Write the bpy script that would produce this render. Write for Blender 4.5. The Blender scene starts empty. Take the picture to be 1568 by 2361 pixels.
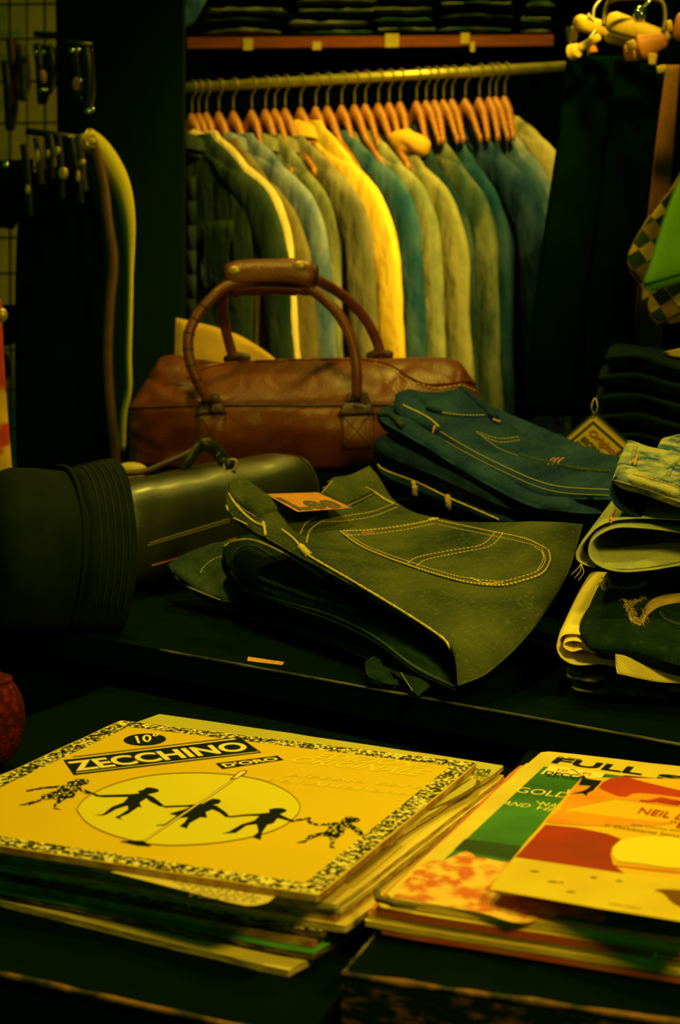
import bpy, bmesh, math, random
from math import sin, cos, pi, radians
from mathutils import Vector, noise
from mathutils.bvhtree import BVHTree

# ---------------------------------------------------------------- camera, world, lights, exposure
W, H, F = 1568, 2361, 3900.0
CAM = Vector((0, 0, 1.01)); PITCH = radians(7.55); ROLL = 0.01
_f = Vector((0, cos(PITCH), -sin(PITCH))); _u = Vector((0, sin(PITCH), cos(PITCH))); _r = Vector((1, 0, 0))
RT = _r*cos(ROLL) + _u*sin(ROLL); UP = _u*cos(ROLL) - _r*sin(ROLL); FW = _f
scene = bpy.context.scene
COL = scene.collection
cd = bpy.data.cameras.new('camera'); cam = bpy.data.objects.new('camera', cd); COL.objects.link(cam)
cd.sensor_fit = 'VERTICAL'; cd.sensor_height = 36.0; cd.sensor_width = 24.0
cd.lens = F/H*36.0
cd.clip_start = .05
mw = cam.matrix_world.copy()
for i in range(3):
    mw[i][0] = RT[i]; mw[i][1] = UP[i]; mw[i][2] = -FW[i]; mw[i][3] = CAM[i]
cam.matrix_world = mw
cd.dof.use_dof = True; cd.dof.focus_distance = 1.52; cd.dof.aperture_fstop = 9.0
scene.camera = cam
scene.view_settings.view_transform = 'Standard'; scene.view_settings.look = 'None'
scene.view_settings.gamma = 1; scene.view_settings.use_curve_mapping = False
scene.view_settings.exposure = 0.0
wd = bpy.data.worlds.new('dim shop interior'); scene.world = wd; wd.use_nodes = True
wd.node_tree.nodes['Background'].inputs[0].default_value = (.02, 1, .12, 1)
wd.node_tree.nodes['Background'].inputs[1].default_value = 0.07
KEY = (1, .75, .07)
def lamp(name, loc, aim, watts, size, color=KEY, spread=180):
    l = bpy.data.lights.new(name, 'AREA'); l.shape = 'DISK'; l.size = size; l.energy = watts; l.color = color
    l.spread = radians(spread)
    o = bpy.data.objects.new(name, l); COL.objects.link(o); o.location = loc
    o.rotation_euler = (Vector(aim) - Vector(loc)).to_track_quat('-Z', 'Y').to_euler()
    return o
lamp('ceiling_spot_records', (0.22, 1.14, 2.35), (0.05, 1.15, .65), 3.0, .16, spread=80)
lamp('ceiling_spot_jeans', (-0.25, 2.02, 2.35), (0.15, 1.85, .75), 4.2, .16, spread=100)
lamp('ceiling_spot_rack', (0.30, 3.02, 2.35), (0.05, 3.0, 1.0), 7.5, .2, spread=130)
lamp('ceiling_spot_jackets', (0.45, 1.75, 2.25), (0.02, 3.15, 1.02), 3.0, .15, spread=34)
lamp('ceiling_spot_front', (0.85, -0.10, 2.05), (0.22, 1.35, .68), 5.2, .4, spread=70)

# ---------------------------------------------------------------- helpers
def ray(x, y): return FW + RT*((x - W/2)/F) - UP*((y - H/2)/F)
def P(x, y, d): return CAM + ray(x, y)*d
def PZ(x, y, z):
    r = ray(x, y); return CAM + r*((z - CAM.z)/r.z)
def pd(pts): return [P(*p) for p in pts]
def pz(pts): return [PZ(*p) for p in pts]
def at(pts, d): return [P(x, y, d) for x, y in pts]

ORG = {}
def tag(o, label, cat, group=None, kind=None):
    if label: o['label'] = label
    if cat: o['category'] = cat
    if group: o['group'] = group
    if kind: o['kind'] = kind
    return o
def thing(name, label, cat, loc, group=None):
    o = bpy.data.objects.new(name, None); COL.objects.link(o); o.location = loc; o.empty_display_size = .05
    ORG[o.name] = Vector(loc)
    return tag(o, label, cat, group)
def mesh(name, verts, faces, mats, parent=None, smooth=True, fm=None, label=None):
    verts = [Vector(v) for v in verts]
    if parent is not None: org = ORG[parent.name]
    else:
        n = len(verts); org = Vector((sum(v.x for v in verts)/n, sum(v.y for v in verts)/n, min(v.z for v in verts)))
    me = bpy.data.meshes.new(name)
    me.from_pydata([v - org for v in verts], [], faces)
    if not isinstance(mats, (list, tuple)): mats = [mats]
    for m in mats: me.materials.append(m)
    if fm: me.polygons.foreach_set('material_index', fm)
    if smooth: me.polygons.foreach_set('use_smooth', [True]*len(me.polygons))
    bm = bmesh.new(); bm.from_mesh(me); bmesh.ops.recalc_face_normals(bm, faces=bm.faces); bm.to_mesh(me); bm.free()
    me.update()
    o = bpy.data.objects.new(name, me); COL.objects.link(o)
    if parent is not None: o.parent = parent
    else: o.location = org
    ORG[o.name] = org
    if label: o['label'] = label
    return o
class MB:                                  # collects shapes that form ONE part
    def __init__(s): s.v = []; s.f = []; s.m = []
    def add(s, v, f, m=0):
        b = len(s.v); s.v += [Vector(q) for q in v]; s.f += [[i + b for i in q] for q in f]; s.m += [m]*len(f); return s
    def build(s, name, mats, parent=None, smooth=True, label=None):
        return mesh(name, s.v, s.f, mats, parent, smooth, s.m, label)
def smooth_pts(pts, n):                    # Catmull-Rom, resampled by chord length
    pts = [Vector(p) for p in pts]
    if len(pts) == 2: return [pts[0].lerp(pts[1], i/(n - 1)) for i in range(n)]
    ext = [pts[0]*2 - pts[1]] + pts + [pts[-1]*2 - pts[-2]]
    out = []
    for i in range(1, len(ext) - 2):
        a, b, c, d = ext[i-1:i+3]
        for k in range(12):
            t = k/12
            out.append(.5*((2*b) + (c - a)*t + (2*a - 5*b + 4*c - d)*t*t + (3*b - a - 3*c + d)*t**3))
    out.append(pts[-1])
    return resample(out, n)
def resample(out, n):
    L = [0]
    for i in range(1, len(out)): L.append(L[-1] + (out[i] - out[i-1]).length)
    res = []; j = 0
    for k in range(n):
        s = L[-1]*k/(n - 1)
        while j < len(L) - 2 and L[j+1] < s: j += 1
        seg = L[j+1] - L[j]
        res.append(out[j].lerp(out[j+1], (s - L[j])/seg if seg > 1e-12 else 0))
    return res
def tube(pts, r, sides=8, cap=True, flat=None):   # r: number or list; flat=(axis vector, ratio) squashes the section
    pts = [Vector(p) for p in pts]; n = len(pts)
    rr = r if isinstance(r, (list, tuple)) else [r]*n
    v = []; f = []
    t0 = (pts[1] - pts[0]).normalized()
    a = t0.orthogonal().normalized()
    if abs(t0.z) < .9: a = (Vector((0, 0, 1)) - t0*t0.z).normalized()
    for i in range(n):
        t = (pts[min(i+1, n-1)] - pts[max(i-1, 0)]).normalized()
        a = (a - t*a.dot(t)); a = a.normalized() if a.length > 1e-6 else t.orthogonal().normalized()
        b = t.cross(a)
        for k in range(sides):
            w = 2*pi*k/sides
            q = a*cos(w)*rr[i] + b*sin(w)*rr[i]
            if flat: q = q - flat[0]*q.dot(flat[0])*(1 - flat[1])
            v.append(pts[i] + q)
    for i in range(n - 1):
        for k in range(sides):
            k2 = (k + 1) % sides
            f.append([i*sides + k, i*sides + k2, (i+1)*sides + k2, (i+1)*sides + k])
    if cap: f.append(list(range(sides))[::-1]); f.append([(n-1)*sides + k for k in range(sides)])
    return v, f
def box(c, sx, sy, sz, rot=0.0):
    c = Vector(c); v = []
    for dz in (-1, 1):
        for dx, dy in ((-1, -1), (1, -1), (1, 1), (-1, 1)):
            x, y = dx*sx/2, dy*sy/2
            v.append(c + Vector((x*cos(rot) - y*sin(rot), x*sin(rot) + y*cos(rot), dz*sz/2)))
    return v, [[3, 2, 1, 0], [4, 5, 6, 7], [0, 1, 5, 4], [1, 2, 6, 5], [2, 3, 7, 6], [3, 0, 4, 7]]
def prism(poly, z0, z1):                    # poly: xy footprint
    n = len(poly)
    v = [Vector((p[0], p[1], z0)) for p in poly] + [Vector((p[0], p[1], z1)) for p in poly]
    f = [list(range(n))[::-1], list(range(n, 2*n))] + [[i, (i+1) % n, n + (i+1) % n, n + i] for i in range(n)]
    return v, f
def ball(c, r, sx=1, sy=1, sz=1, n=8):
    v = []; f = []; m = n*2
    for i in range(1, n):
        th = pi*i/n
        for k in range(m):
            ph = 2*pi*k/m
            v.append(Vector(c) + Vector((r*sx*sin(th)*cos(ph), r*sy*sin(th)*sin(ph), r*sz*cos(th))))
    top = len(v); v.append(Vector(c) + Vector((0, 0, r*sz))); v.append(Vector(c) - Vector((0, 0, r*sz)))
    for k in range(m):
        f.append([top, k, (k+1) % m]); f.append([top + 1, (n-2)*m + (k+1) % m, (n-2)*m + k])
    for i in range(n - 2):
        for k in range(m):
            f.append([i*m + k, (i+1)*m + k, (i+1)*m + (k+1) % m, i*m + (k+1) % m])
    return v, f
def ring(c, R, r, nx, ny, n=20, s=6):       # torus in the plane (nx, ny)
    c = Vector(c); nx = Vector(nx).normalized(); ny = Vector(ny).normalized(); nz = nx.cross(ny)
    v = []; f = []
    for i in range(n):
        w = 2*pi*i/n; d = nx*cos(w) + ny*sin(w)
        for k in range(s):
            q = 2*pi*k/s; v.append(c + d*(R + r*cos(q)) + nz*r*sin(q))
    for i in range(n):
        for k in range(s):
            f.append([i*s + k, i*s + (k+1) % s, ((i+1) % n)*s + (k+1) % s, ((i+1) % n)*s + k])
    return v, f
def dens(n, k=.6):                          # parameters packed towards both ends
    return [(1 - k)*i/(n - 1) + k*(.5 - .5*cos(pi*i/(n - 1))) for i in range(n)]
def coons(top, bot, left, right, nu=28, nv=28, k=.6):
    top = smooth_pts(top, 97); bot = smooth_pts(bot, 97); left = smooth_pts(left, 97); right = smooth_pts(right, 97)
    def ev(c, t):
        s = t*96; i = min(int(s), 95); return c[i].lerp(c[i+1], s - i)
    g = []
    U = dens(nu, k); V = dens(nv, k)
    for v in V:
        row = []
        for u in U:
            a = ev(top, u)*(1 - v) + ev(bot, u)*v
            b = ev(left, v)*(1 - u) + ev(right, v)*u
            c = (top[0]*(1-u) + top[-1]*u)*(1 - v) + (bot[0]*(1-u) + bot[-1]*u)*v
            row.append(a + b - c)
        g.append(row)
    return g, U, V
def gnormals(g, up=Vector((0, 0, 1))):
    nv, nu = len(g), len(g[0]); N = []
    for j in range(nv):
        r = []
        for i in range(nu):
            du = g[j][min(i+1, nu-1)] - g[j][max(i-1, 0)]; dv = g[min(j+1, nv-1)][i] - g[max(j-1, 0)][i]
            n = du.cross(dv)
            n = n.normalized() if n.length > 1e-12 else Vector(up)
            if n.dot(up) < 0: n = -n
            r.append(n)
        N.append(r)
    return N
def slab(g, U, V, t, wr=0, ws=25, seed=0, up=Vector((0, 0, 1)), p=12, bump=None, hang=1.0, split=.28):
    """closed pillow body around the grid g; t thickness; wr wrinkle height; returns verts, faces"""
    N = gnormals(g, up); nv, nu = len(g), len(g[0]); v = []; f = []
    e = lambda s: max(0, 1 - abs(2*s - 1)**p)**.5
    off = Vector((seed*7.3, seed*3.1, seed*1.7))
    for s in (1, -1):
        for j in range(nv):
            for i in range(nu):
                ee = e(U[i])*e(V[j]); q = g[j][i]
                w = wr*(noise.noise(q*ws + off) + .5*noise.noise(q*ws*2.3 + off))*(1 if s > 0 else .3)
                b = bump(U[i], V[j]) if bump else 0
                v.append(q + N[j][i]*((t*split if s > 0 else -t*(1-split)*hang)*ee + (w + b)*(.3 + .7*ee)))
    m = nu*nv
    for j in range(nv - 1):
        for i in range(nu - 1):
            a = j*nu + i
            f.append([a, a+1, a+nu+1, a+nu]); f.append([m+a, m+a+nu, m+a+nu+1, m+a+1])
    bd = [i for i in range(nu)] + [j*nu + nu - 1 for j in range(1, nv)] + [(nv-1)*nu + i for i in range(nu-2, -1, -1)] + [j*nu for j in range(nv-2, 0, -1)]
    for k in range(len(bd)):
        a, b = bd[k], bd[(k+1) % len(bd)]; f.append([a, m + a, m + b, b])
    return v, f
def BV(v, f): return BVHTree.FromPolygons(v, f)
def hit(bvh, x, y, off=0.0, d=2.0):
    r = ray(x, y).normalized()
    l, n, i, dist = bvh.ray_cast(CAM, r)
    if l is None: return None
    if n.dot(r) > 0: n = -n
    return l + n*off
def trace(bvh, px, n, off, sm=True):        # a pixel polyline laid onto a surface
    q = [Vector((a, b, 0)) for a, b in px]
    q = smooth_pts(q, n) if sm else resample(q, n)
    out = [hit(bvh, p.x, p.y, off) for p in q]
    return [o for o in out if o is not None]
def dashes(mb, pts, r, on=.0030, gap=.0011, m=0):
    L = sum((pts[i+1] - pts[i]).length for i in range(len(pts)-1)) if len(pts) > 1 else 0
    n = max(1, int(L/(on + gap)))
    q = resample(pts, n*4 + 1) if L > 0 else []
    for k in range(n):
        a = q[k*4:k*4+4]
        if len(a) > 2 and (a[0]-a[-1]).length > 1e-6: mb.add(*tube([a[0], a[1].lerp(a[2], .5), a[-1]], [r*.8, r, r*.8], 5), m)
def stitch(mb, bvh, px, r=.0006, on=.0030, gap=.0011, off=None, m=0, n=60):
    p = trace(bvh, px, n, r*.55 if off is None else off)
    if len(p) > 2: dashes(mb, p, r, on, gap, m)
def cord(mb, bvh, px, r, off=None, n=50, m=0, sides=7, wob=0, seed=1):
    p = trace(bvh, px, n, r*.3 if off is None else off)
    if len(p) > 2:
        rr = [r*(1 + wob*noise.noise(q*300 + Vector((seed, 0, 0)))) for q in p]
        mb.add(*tube(p, rr, sides), m)
def applique(mb, bvh, top, bot, left, right, t, nu=18, nv=18, m=0, lift=.0003, p=14):   # sides are pixel polylines
    v3 = lambda s: [Vector((a, b, 0)) for a, b in s]
    g, U, V = coons(v3(top), v3(bot), v3(left), v3(right), nu, nv)
    e = lambda s: max(0, 1 - abs(2*s - 1)**p)**.5
    gg = []
    for j, row in enumerate(g):
        r = []
        for i, q in enumerate(row):
            h = hit(bvh, q.x, q.y, lift + t*e(U[i])*e(V[j])); r.append(h)
        gg.append(r)
    ok = {}; vs = []; fs = []
    for j in range(nv):
        for i in range(nu):
            if gg[j][i] is not None: ok[(j, i)] = len(vs); vs.append(gg[j][i])
    for j in range(nv-1):
        for i in range(nu-1):
            k = [(j, i), (j, i+1), (j+1, i+1), (j+1, i)]
            if all(a in ok for a in k): fs.append([ok[a] for a in k])
    if fs: mb.add(vs, fs, m)
_tc = {}
def glyphs(s, bold=0, shear=0, space=1.0):
    key = (s, bold, shear, space)
    if key not in _tc:
        c = bpy.data.curves.new('lettering', 'FONT'); c.body = s; c.offset = bold; c.shear = shear; c.space_character = space
        c.resolution_u = 4
        o = bpy.data.objects.new('lettering', c); COL.objects.link(o)
        bpy.context.view_layer.update()
        me = bpy.data.meshes.new_from_object(o.evaluated_get(bpy.context.evaluated_depsgraph_get()))
        v = [(q.co.x, q.co.y) for q in me.vertices]; f = [list(q.vertices) for q in me.polygons]
        bpy.data.objects.remove(o); bpy.data.curves.remove(c); bpy.data.meshes.remove(me)
        x0 = min(a for a, b in v); x1 = max(a for a, b in v); y0 = min(b for a, b in v); y1 = max(b for a, b in v)
        _tc[key] = ([((a - x0)/(x1 - x0), (b - y0)/(y1 - y0)) for a, b in v], f)
    return _tc[key]
def bil(q, u, v):                           # q: TL TR BR BL (2D or 3D), v up
    a, b, c, d = [Vector(k) for k in q]
    return (d*(1 - u) + c*u)*(1 - v) + (a*(1 - u) + b*u)*v

# ---------------------------------------------------------------- materials
MATS = {}
def lin(c): return tuple(c) + (1,) if len(c) == 3 else c
def M(name, c1, c2=None, scale=40, rough=.8, bump=0, bscale=300, spec=.3, metal=0, coat=0, lo=.35, hi=.65, kind='noise', detail=4, stretch=None, twill=0, twscale=900, rough2=None, bdist=.002, wear=None, wscale=150, wlo=.52, whi=.72):
    if name in MATS: return MATS[name]
    m = bpy.data.materials.new(name); m.use_nodes = True; MATS[name] = m
    nt = m.node_tree; b = nt.nodes['Principled BSDF']; L = nt.links.new
    b.inputs['Base Color'].default_value = lin(c1); b.inputs['Roughness'].default_value = rough
    b.inputs['Specular IOR Level'].default_value = spec; b.inputs['Metallic'].default_value = metal
    b.inputs['Coat Weight'].default_value = coat; b.inputs['Coat Roughness'].default_value = .25
    tc = nt.nodes.new('ShaderNodeTexCoord'); src = tc.outputs['Object']
    if stretch:
        mp = nt.nodes.new('ShaderNodeMapping'); mp.inputs['Scale'].default_value = stretch[:3]
        if len(stretch) > 3: mp.inputs['Rotation'].default_value = stretch[3:]
        L(src, mp.inputs[0]); src = mp.outputs[0]
    fac = None
    if c2:
        if kind == 'noise':
            n = nt.nodes.new('ShaderNodeTexNoise'); n.inputs['Detail'].default_value = detail; fo = n.outputs['Fac']
        elif kind == 'voronoi':
            n = nt.nodes.new('ShaderNodeTexVoronoi'); fo = n.outputs['Distance']
        elif kind == 'wave':
            n = nt.nodes.new('ShaderNodeTexWave'); n.inputs['Distortion'].default_value = 1.5; fo = n.outputs['Fac']
        n.inputs['Scale'].default_value = scale; L(src, n.inputs['Vector'])
        r = nt.nodes.new('ShaderNodeValToRGB'); L(fo, r.inputs[0])
        r.color_ramp.elements[0].position = lo; r.color_ramp.elements[0].color = lin(c1)
        r.color_ramp.elements[1].position = hi; r.color_ramp.elements[1].color = lin(c2)
        L(r.outputs[0], b.inputs['Base Color']); fac = fo
        if rough2 is not None:
            mr = nt.nodes.new('ShaderNodeMapRange'); L(fo, mr.inputs[0]); mr.inputs['From Min'].default_value = lo; mr.inputs['From Max'].default_value = hi
            mr.inputs['To Min'].default_value = rough; mr.inputs['To Max'].default_value = rough2; L(mr.outputs[0], b.inputs['Roughness'])
    if twill:
        w = nt.nodes.new('ShaderNodeTexWave'); w.bands_direction = 'DIAGONAL'; w.inputs['Scale'].default_value = twscale/6.28
        w.inputs['Distortion'].default_value = 1.0; w.inputs['Detail'].default_value = 1; w.inputs['Detail Scale'].default_value = 3
        L(tc.outputs['Object'], w.inputs['Vector'])
        mx = nt.nodes.new('ShaderNodeMix'); mx.data_type = 'RGBA'; mx.blend_type = 'MULTIPLY'; mx.inputs[0].default_value = twill
        if c2: L(r.outputs[0], mx.inputs[6])
        else: mx.inputs[6].default_value = lin(c1)
        L(w.outputs['Color'], mx.inputs[7]); L(mx.outputs[2], b.inputs['Base Color'])
        if wear:
            n4 = nt.nodes.new('ShaderNodeTexNoise'); n4.inputs['Scale'].default_value = wscale; n4.inputs['Detail'].default_value = 6; n4.inputs['Roughness'].default_value = .7
            L(tc.outputs['Object'], n4.inputs['Vector'])
            mr = nt.nodes.new('ShaderNodeMapRange'); L(n4.outputs['Fac'], mr.inputs[0]); mr.inputs['From Min'].default_value = wlo; mr.inputs['From Max'].default_value = whi; mr.inputs['To Max'].default_value = .42
            m4 = nt.nodes.new('ShaderNodeMix'); m4.data_type = 'RGBA'; L(mr.outputs[0], m4.inputs[0]); L(mx.outputs[2], m4.inputs[6]); m4.inputs[7].default_value = lin(wear); L(m4.outputs[2], b.inputs['Base Color'])
    if bump:
        n2 = nt.nodes.new('ShaderNodeTexNoise'); n2.inputs['Scale'].default_value = bscale; n2.inputs['Detail'].default_value = 3
        L(src, n2.inputs['Vector'])
        bp = nt.nodes.new('ShaderNodeBump'); bp.inputs['Strength'].default_value = bump; bp.inputs['Distance'].default_value = bdist
        L(n2.outputs['Fac'], bp.inputs['Height']); L(bp.outputs[0], b.inputs['Normal'])
    return m
# ---------------------------------------------------------------- materials used all over
black_paint = M('black_paint', (.0007, .0046, .0009), (.001, .006, .001), 30, .8, .15, 400, spec=.02)
worn_wood = M('worn_wood', (.002, .009, .002), (.11, .045, .008), 80, .7, .4, 200, spec=.1, lo=.52, hi=.66, detail=6, stretch=(1, 1, 2.5))
worn_edge = M('worn_edge', (.02, .018, .008), (.24, .10, .016), 45, .6, .5, 200, lo=.42, hi=.6, detail=6)
pale_edge = M('pale_edge', (.014, .016, .008), (.11, .10, .04), 25, .6, .4, 200, lo=.4, hi=.65)
cream_wall = M('cream_wall', (.58, .43, .08), (.46, .34, .06), 6, .8, .2, 60)
dark_wall = M('dark_wall', (.001, .007, .001), (.0014, .009, .0014), 6, .95, spec=.05)
floor_mat = M('floor_boards', (.03, .022, .012), (.05, .035, .018), 12, .6, stretch=(1, 8, 1))
brass = M('brass', (.62, .40, .06), rough=.42, metal=.55)
steel = M('steel', (.5, .45, .25), rough=.35, metal=.7)
chrome = M('chrome', (.9, .88, .8), rough=.12, metal=1)

def struct(name, v, f, m, smooth=False):
    o = mesh(name, v, f, m, None, smooth); o['kind'] = 'structure'; return o
struct('floor', *box((0, 2.2, -.01), 6, 5.4, .02), floor_mat)
struct('wall_back', *box((.4, 4.28, 1.25), 5.2, .06, 2.5), dark_wall)
wl0 = P(150, 200, 3.7)
struct('wall_left', *box((wl0.x - .95, 3.9, 1.25), 1.9, .06, 2.5), cream_wall)
struct('wall_right', *box((1.95, 3.0, 1.25), .06, 2.6, 2.5), dark_wall)
# black pillar between the wire grid and the rack
pl, pr = P(143, 500, 3.06), P(428, 500, 3.06)
struct('pillar', *box(((pl.x + pr.x)/2, 3.085, 1.25), pr.x - pl.x, .05, 2.5), dark_wall)

# furniture: a high black table behind, two black trunks in front of it
def lerp2(a, b, t): return (a[0] + (b[0]-a[0])*t, a[1] + (b[1]-a[1])*t)
tl, tr = (-.164, 1.667), (.216, 1.385)
dvec = Vector((tr[0]-tl[0], tr[1]-tl[1])).normalized(); nvec = Vector((-dvec.y, dvec.x))
A0 = Vector(tl) - dvec*.42; A1 = Vector(tr) + dvec*.55
t = thing('display_table', 'black painted display table holding the folded jeans and bags', 'table', (A0.x, A0.y, 0))
poly = [A0, A1, A1 + nvec*1.25, A0 + nvec*1.25]
mesh('table_top', *prism(poly, .617, .645), black_paint, t, False)
mesh('apron', *prism([A0 + nvec*.015 + dvec*.02, A1 + nvec*.015 - dvec*.02, A1 + nvec*.045 - dvec*.02, A0 + nvec*.045 + dvec*.02], .50, .617), black_paint, t, False)
for a, n in ((A0, .04), (A1, -.04)):
    for s in (.06, 1.19):
        c = a + dvec*n*1.5 + nvec*s
        mesh('leg', *box((c.x, c.y, .3085), .06, .06, .617, math.atan2(dvec.y, dvec.x)), black_paint, t, False)
e = tube([Vector((*(A0 + dvec*(.40 + k/60*1.0)), .6445)) - Vector((nvec.x, nvec.y, 0))*.0005 for k in range(61)], [.0016*(1 + .5*noise.noise(Vector((k*.7, 3, 0)))) for k in range(61)], 6)
mesh('worn_edge', *e, pale_edge, t, label='pale worn front edge')

fa, fb = Vector((-.201, .97)), Vector((-.061, .903)); fd = (fb - fa).normalized()
bc = Vector((.004, .927)); bd = Vector((.316, .949)).normalized(); bx = Vector((bd.y, -bd.x))
def isect(p, d, q, e):
    den = d.x*e.y - d.y*e.x; s = ((q.x-p.x)*e.y - (q.y-p.y)*e.x)/den; return p + d*s
g0 = Vector(tl) - nvec*.012                       # line just in front of the table
qR = bc - bx*.006
fL = fa - fd*.35; fR = isect(fa, fd, qR, bd)
t = thing('trunk', 'black painted wooden trunk with worn brown front edge under the tall record stack', 'trunk', (fL.x, fL.y, 0))
bL = isect(fL, Vector((-fd.y, fd.x)), g0, dvec); bR = isect(fR, bd, g0, dvec)
polyA = [fL, fR, bR, bL]
mesh('lid', *prism(polyA, .52, .60), black_paint, t, False)
ins = lambda pl, k: [p + (sum(pl, Vector((0, 0)))/len(pl) - p)*k for p in pl]
mesh('body', *prism(ins(polyA, .02), 0, .52), worn_wood, t, False)
pts = [Vector((*(fL.lerp(fR, k/50)), .5995)) for k in range(51)]
mesh('worn_edge', *tube(pts, [.0022*(1 + .7*noise.noise(Vector((k*.5, 9, 0)))) for k in range(51)], 6), worn_edge, t, label='worn brown front edge')
sc_ = MB()
random.seed(4)
nf = Vector((fd.y, -fd.x, 0))
t2 = thing('trunk', 'black painted wooden trunk with scuffed brown front under the short record stack', 'trunk', (bc.x, bc.y, 0))
bF = bc + bx*.75
polyB = [bc, bF, isect(bF, bd, g0, dvec), isect(bc, bd, g0, dvec)]
mesh('lid', *prism(polyB, .54, .62), [black_paint], t2, False)
mesh('body', *prism(ins(polyB, .015), 0, .54), worn_wood, t2, False)
o3 = Vector((-bd.x, -bd.y, 0))*.0008
mesh('front_panel', *prism([bc - bd*.002, bF - bd*.002, bF, bc], .545, .617), worn_wood, t2, False, label='scuffed brown front board')
pts = [Vector((*(bc.lerp(bF, k/60)), .6195)) for k in range(61)]
mesh('worn_edge', *tube(pts, [.0022*(1 + .8*noise.noise(Vector((k*.5, 2, 0)))) for k in range(61)], 6), worn_edge, t2)
pts = [Vector((*(bc + bd*(k/30*.11)), .6195)) for k in range(31)]
mesh('worn_edge', *tube(pts, [.0012*max(.1, 1 + 1.3*noise.noise(Vector((k*.9, 5, 0)))) for k in range(31)], 6), pale_edge, t2)
# riser at the back of the table for the duffel, and one for the dark jeans
def riser(name, label, c0, c1, depth, z0, z1):
    d = (c1 - c0).normalized(); n = Vector((-d.y, d.x))
    o = mesh(name, *prism([c0, c1, c1 + n*depth, c0 + n*depth], z0, z1), black_paint, None, False)
    return tag(o, label, 'riser')
a, b = P(255, 1000, 2.36), P(948, 1000, 2.36)
riser('display_riser', 'low black display box under the brown leather duffel bag', Vector((a.x, a.y)), Vector((b.x, b.y)), .42, .6455, .7475)
a, b = P(868, 1000, 2.22), P(1480, 1000, 1.97)
RISE_B = riser('display_riser', 'low black display box hidden under the dark blue jeans pile', Vector((a.x + .008, a.y - .012)), Vector((b.x, b.y - .1)), .36, .6455, .735)
# price sticker on the table edge
pts = [PZ(572, 1515, .6452), PZ(655, 1527, .6452), PZ(651, 1534, .6452), PZ(570, 1524, .6452)]
v = pts + [p + Vector((0, 0, .0004)) for p in pts]
o = mesh('price_sticker', v, [[0, 1, 2, 3], [4, 5, 6, 7], [0, 1, 5, 4], [1, 2, 6, 5], [2, 3, 7, 6], [3, 0, 4, 7]], M('sticker', (.85, .42, .06), (.6, .2, .03), 180, .6), None, False)
tag(o, 'small orange price sticker on the front rim of the black table', 'sticker')
# ---------------------------------------------------------------- records
RS = .312
def paper(name, c, c2=None, **k): return M('paper_' + name, c, c2, rough=k.pop('rough', .55), spec=k.pop('spec', .3), **k)
INK = M('ink_black', (.006, .010, .004), rough=.75, spec=.05)
edge_cream = paper('edge_cream', (.62, .48, .16), (.28, .17, .06), scale=70, lo=.4, hi=.62, stretch=(1, 1, 9))
edge_dark = paper('edge_dark', (.02, .018, .01), (.25, .16, .06), scale=60, lo=.5, hi=.68, stretch=(1, 1, 9))
edge_brown = paper('edge_brown', (.30, .12, .04), (.5, .35, .12), scale=60, lo=.4, hi=.65)
class Rec: pass
def sleeve(name, label, cat, O, e1, e2, t, top, edge, group, wear=.0010, seed=0, size=RS, size2=None, rc=.002):
    """O: reference corner on the top face; e1,e2: unit edge directions; body hangs t below the top face"""
    n = e1.cross(e2); n = -n if n.z < 0 else n
    n.normalize(); size2 = size2 or size
    cs = [(0, 0), (size, 0), (size, size2), (0, size2)]
    out = []
    for k in range(4):
        a = Vector(cs[k]); b = Vector(cs[(k+1) % 4]); d = (b - a).normalized()
        L = (b - a).length
        for i in range(16):
            s = rc + (L - 2*rc)*i/15
            q = a + d*s
            w = wear*noise.noise(Vector((k*11.3 + seed*5.1, i*.6, seed)))
            if i in (0, 15): w -= wear*.8
            out.append(q + Vector((-d.y, d.x))*(-w))
    m = len(out)
    v = [O + e1*q.x + e2*q.y for q in out] + [O + e1*q.x + e2*q.y - n*t for q in out]
    f = [list(range(m)), list(range(m, 2*m))[::-1]] + [[i, m + i, m + (i+1) % m, (i+1) % m] for i in range(m)]
    o = mesh(name, v, f, [top, edge], None, False, [0, 0] + [1]*m)
    tag(o, label, cat, group)
    R = Rec(); R.o = o; R.O = O; R.n = n; R.e1 = e1; R.e2 = e2; R.t = t
    return R
def onp(R, x, y, off=.0002):
    r = ray(x, y); s = (R.O + R.n*off - CAM).dot(R.n)/r.dot(R.n); return CAM + r*s
def poly_px(mb, R, px, m=0, off=.0002, sm=0):
    if sm: px = [(q.x, q.y) for q in smooth_pts([Vector((a, b, 0)) for a, b in px + px[:1]], sm)[:-1]]
    mb.add([onp(R, x, y, off) for x, y in px], [list(range(len(px)))], m)
def text_px(mb, R, s, quad, m=0, off=.0004, bold=0, shear=0, space=1):
    vs, fs = glyphs(s, bold, shear, space)
    q = [Vector((a, b)) for a, b in quad]
    mb.add([onp(R, *bil(q, u, v), off) for u, v in vs], fs, m)
def line_px(mb, R, px, w, m=0, off=.0003, n=40, sm=True):     # flat stroke, w in pixels
    q = smooth_pts([Vector((a, b, 0)) for a, b in px], n) if sm else resample([Vector((a, b, 0)) for a, b in px], n)
    vs = []; fs = []
    for i, p in enumerate(q):
        d = (q[min(i+1, n-1)] - q[max(i-1, 0)]).normalized(); nn = Vector((-d.y, d.x, 0))
        ww = w(i/(n-1)) if callable(w) else w
        vs += [onp(R, *(p + nn*ww/2).xy, off), onp(R, *(p - nn*ww/2).xy, off)]
    for i in range(n-1): fs.append([2*i, 2*i+1, 2*i+3, 2*i+2])
    mb.add(vs, fs, m)
def by_px(c, b, z):                         # front corner and back corner of the right-hand side
    C = PZ(*c, z); B = PZ(*b, z); e1 = (B - C).normalized(); e2 = Vector((-e1.y, e1.x, 0)); return C, e1, e2

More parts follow.
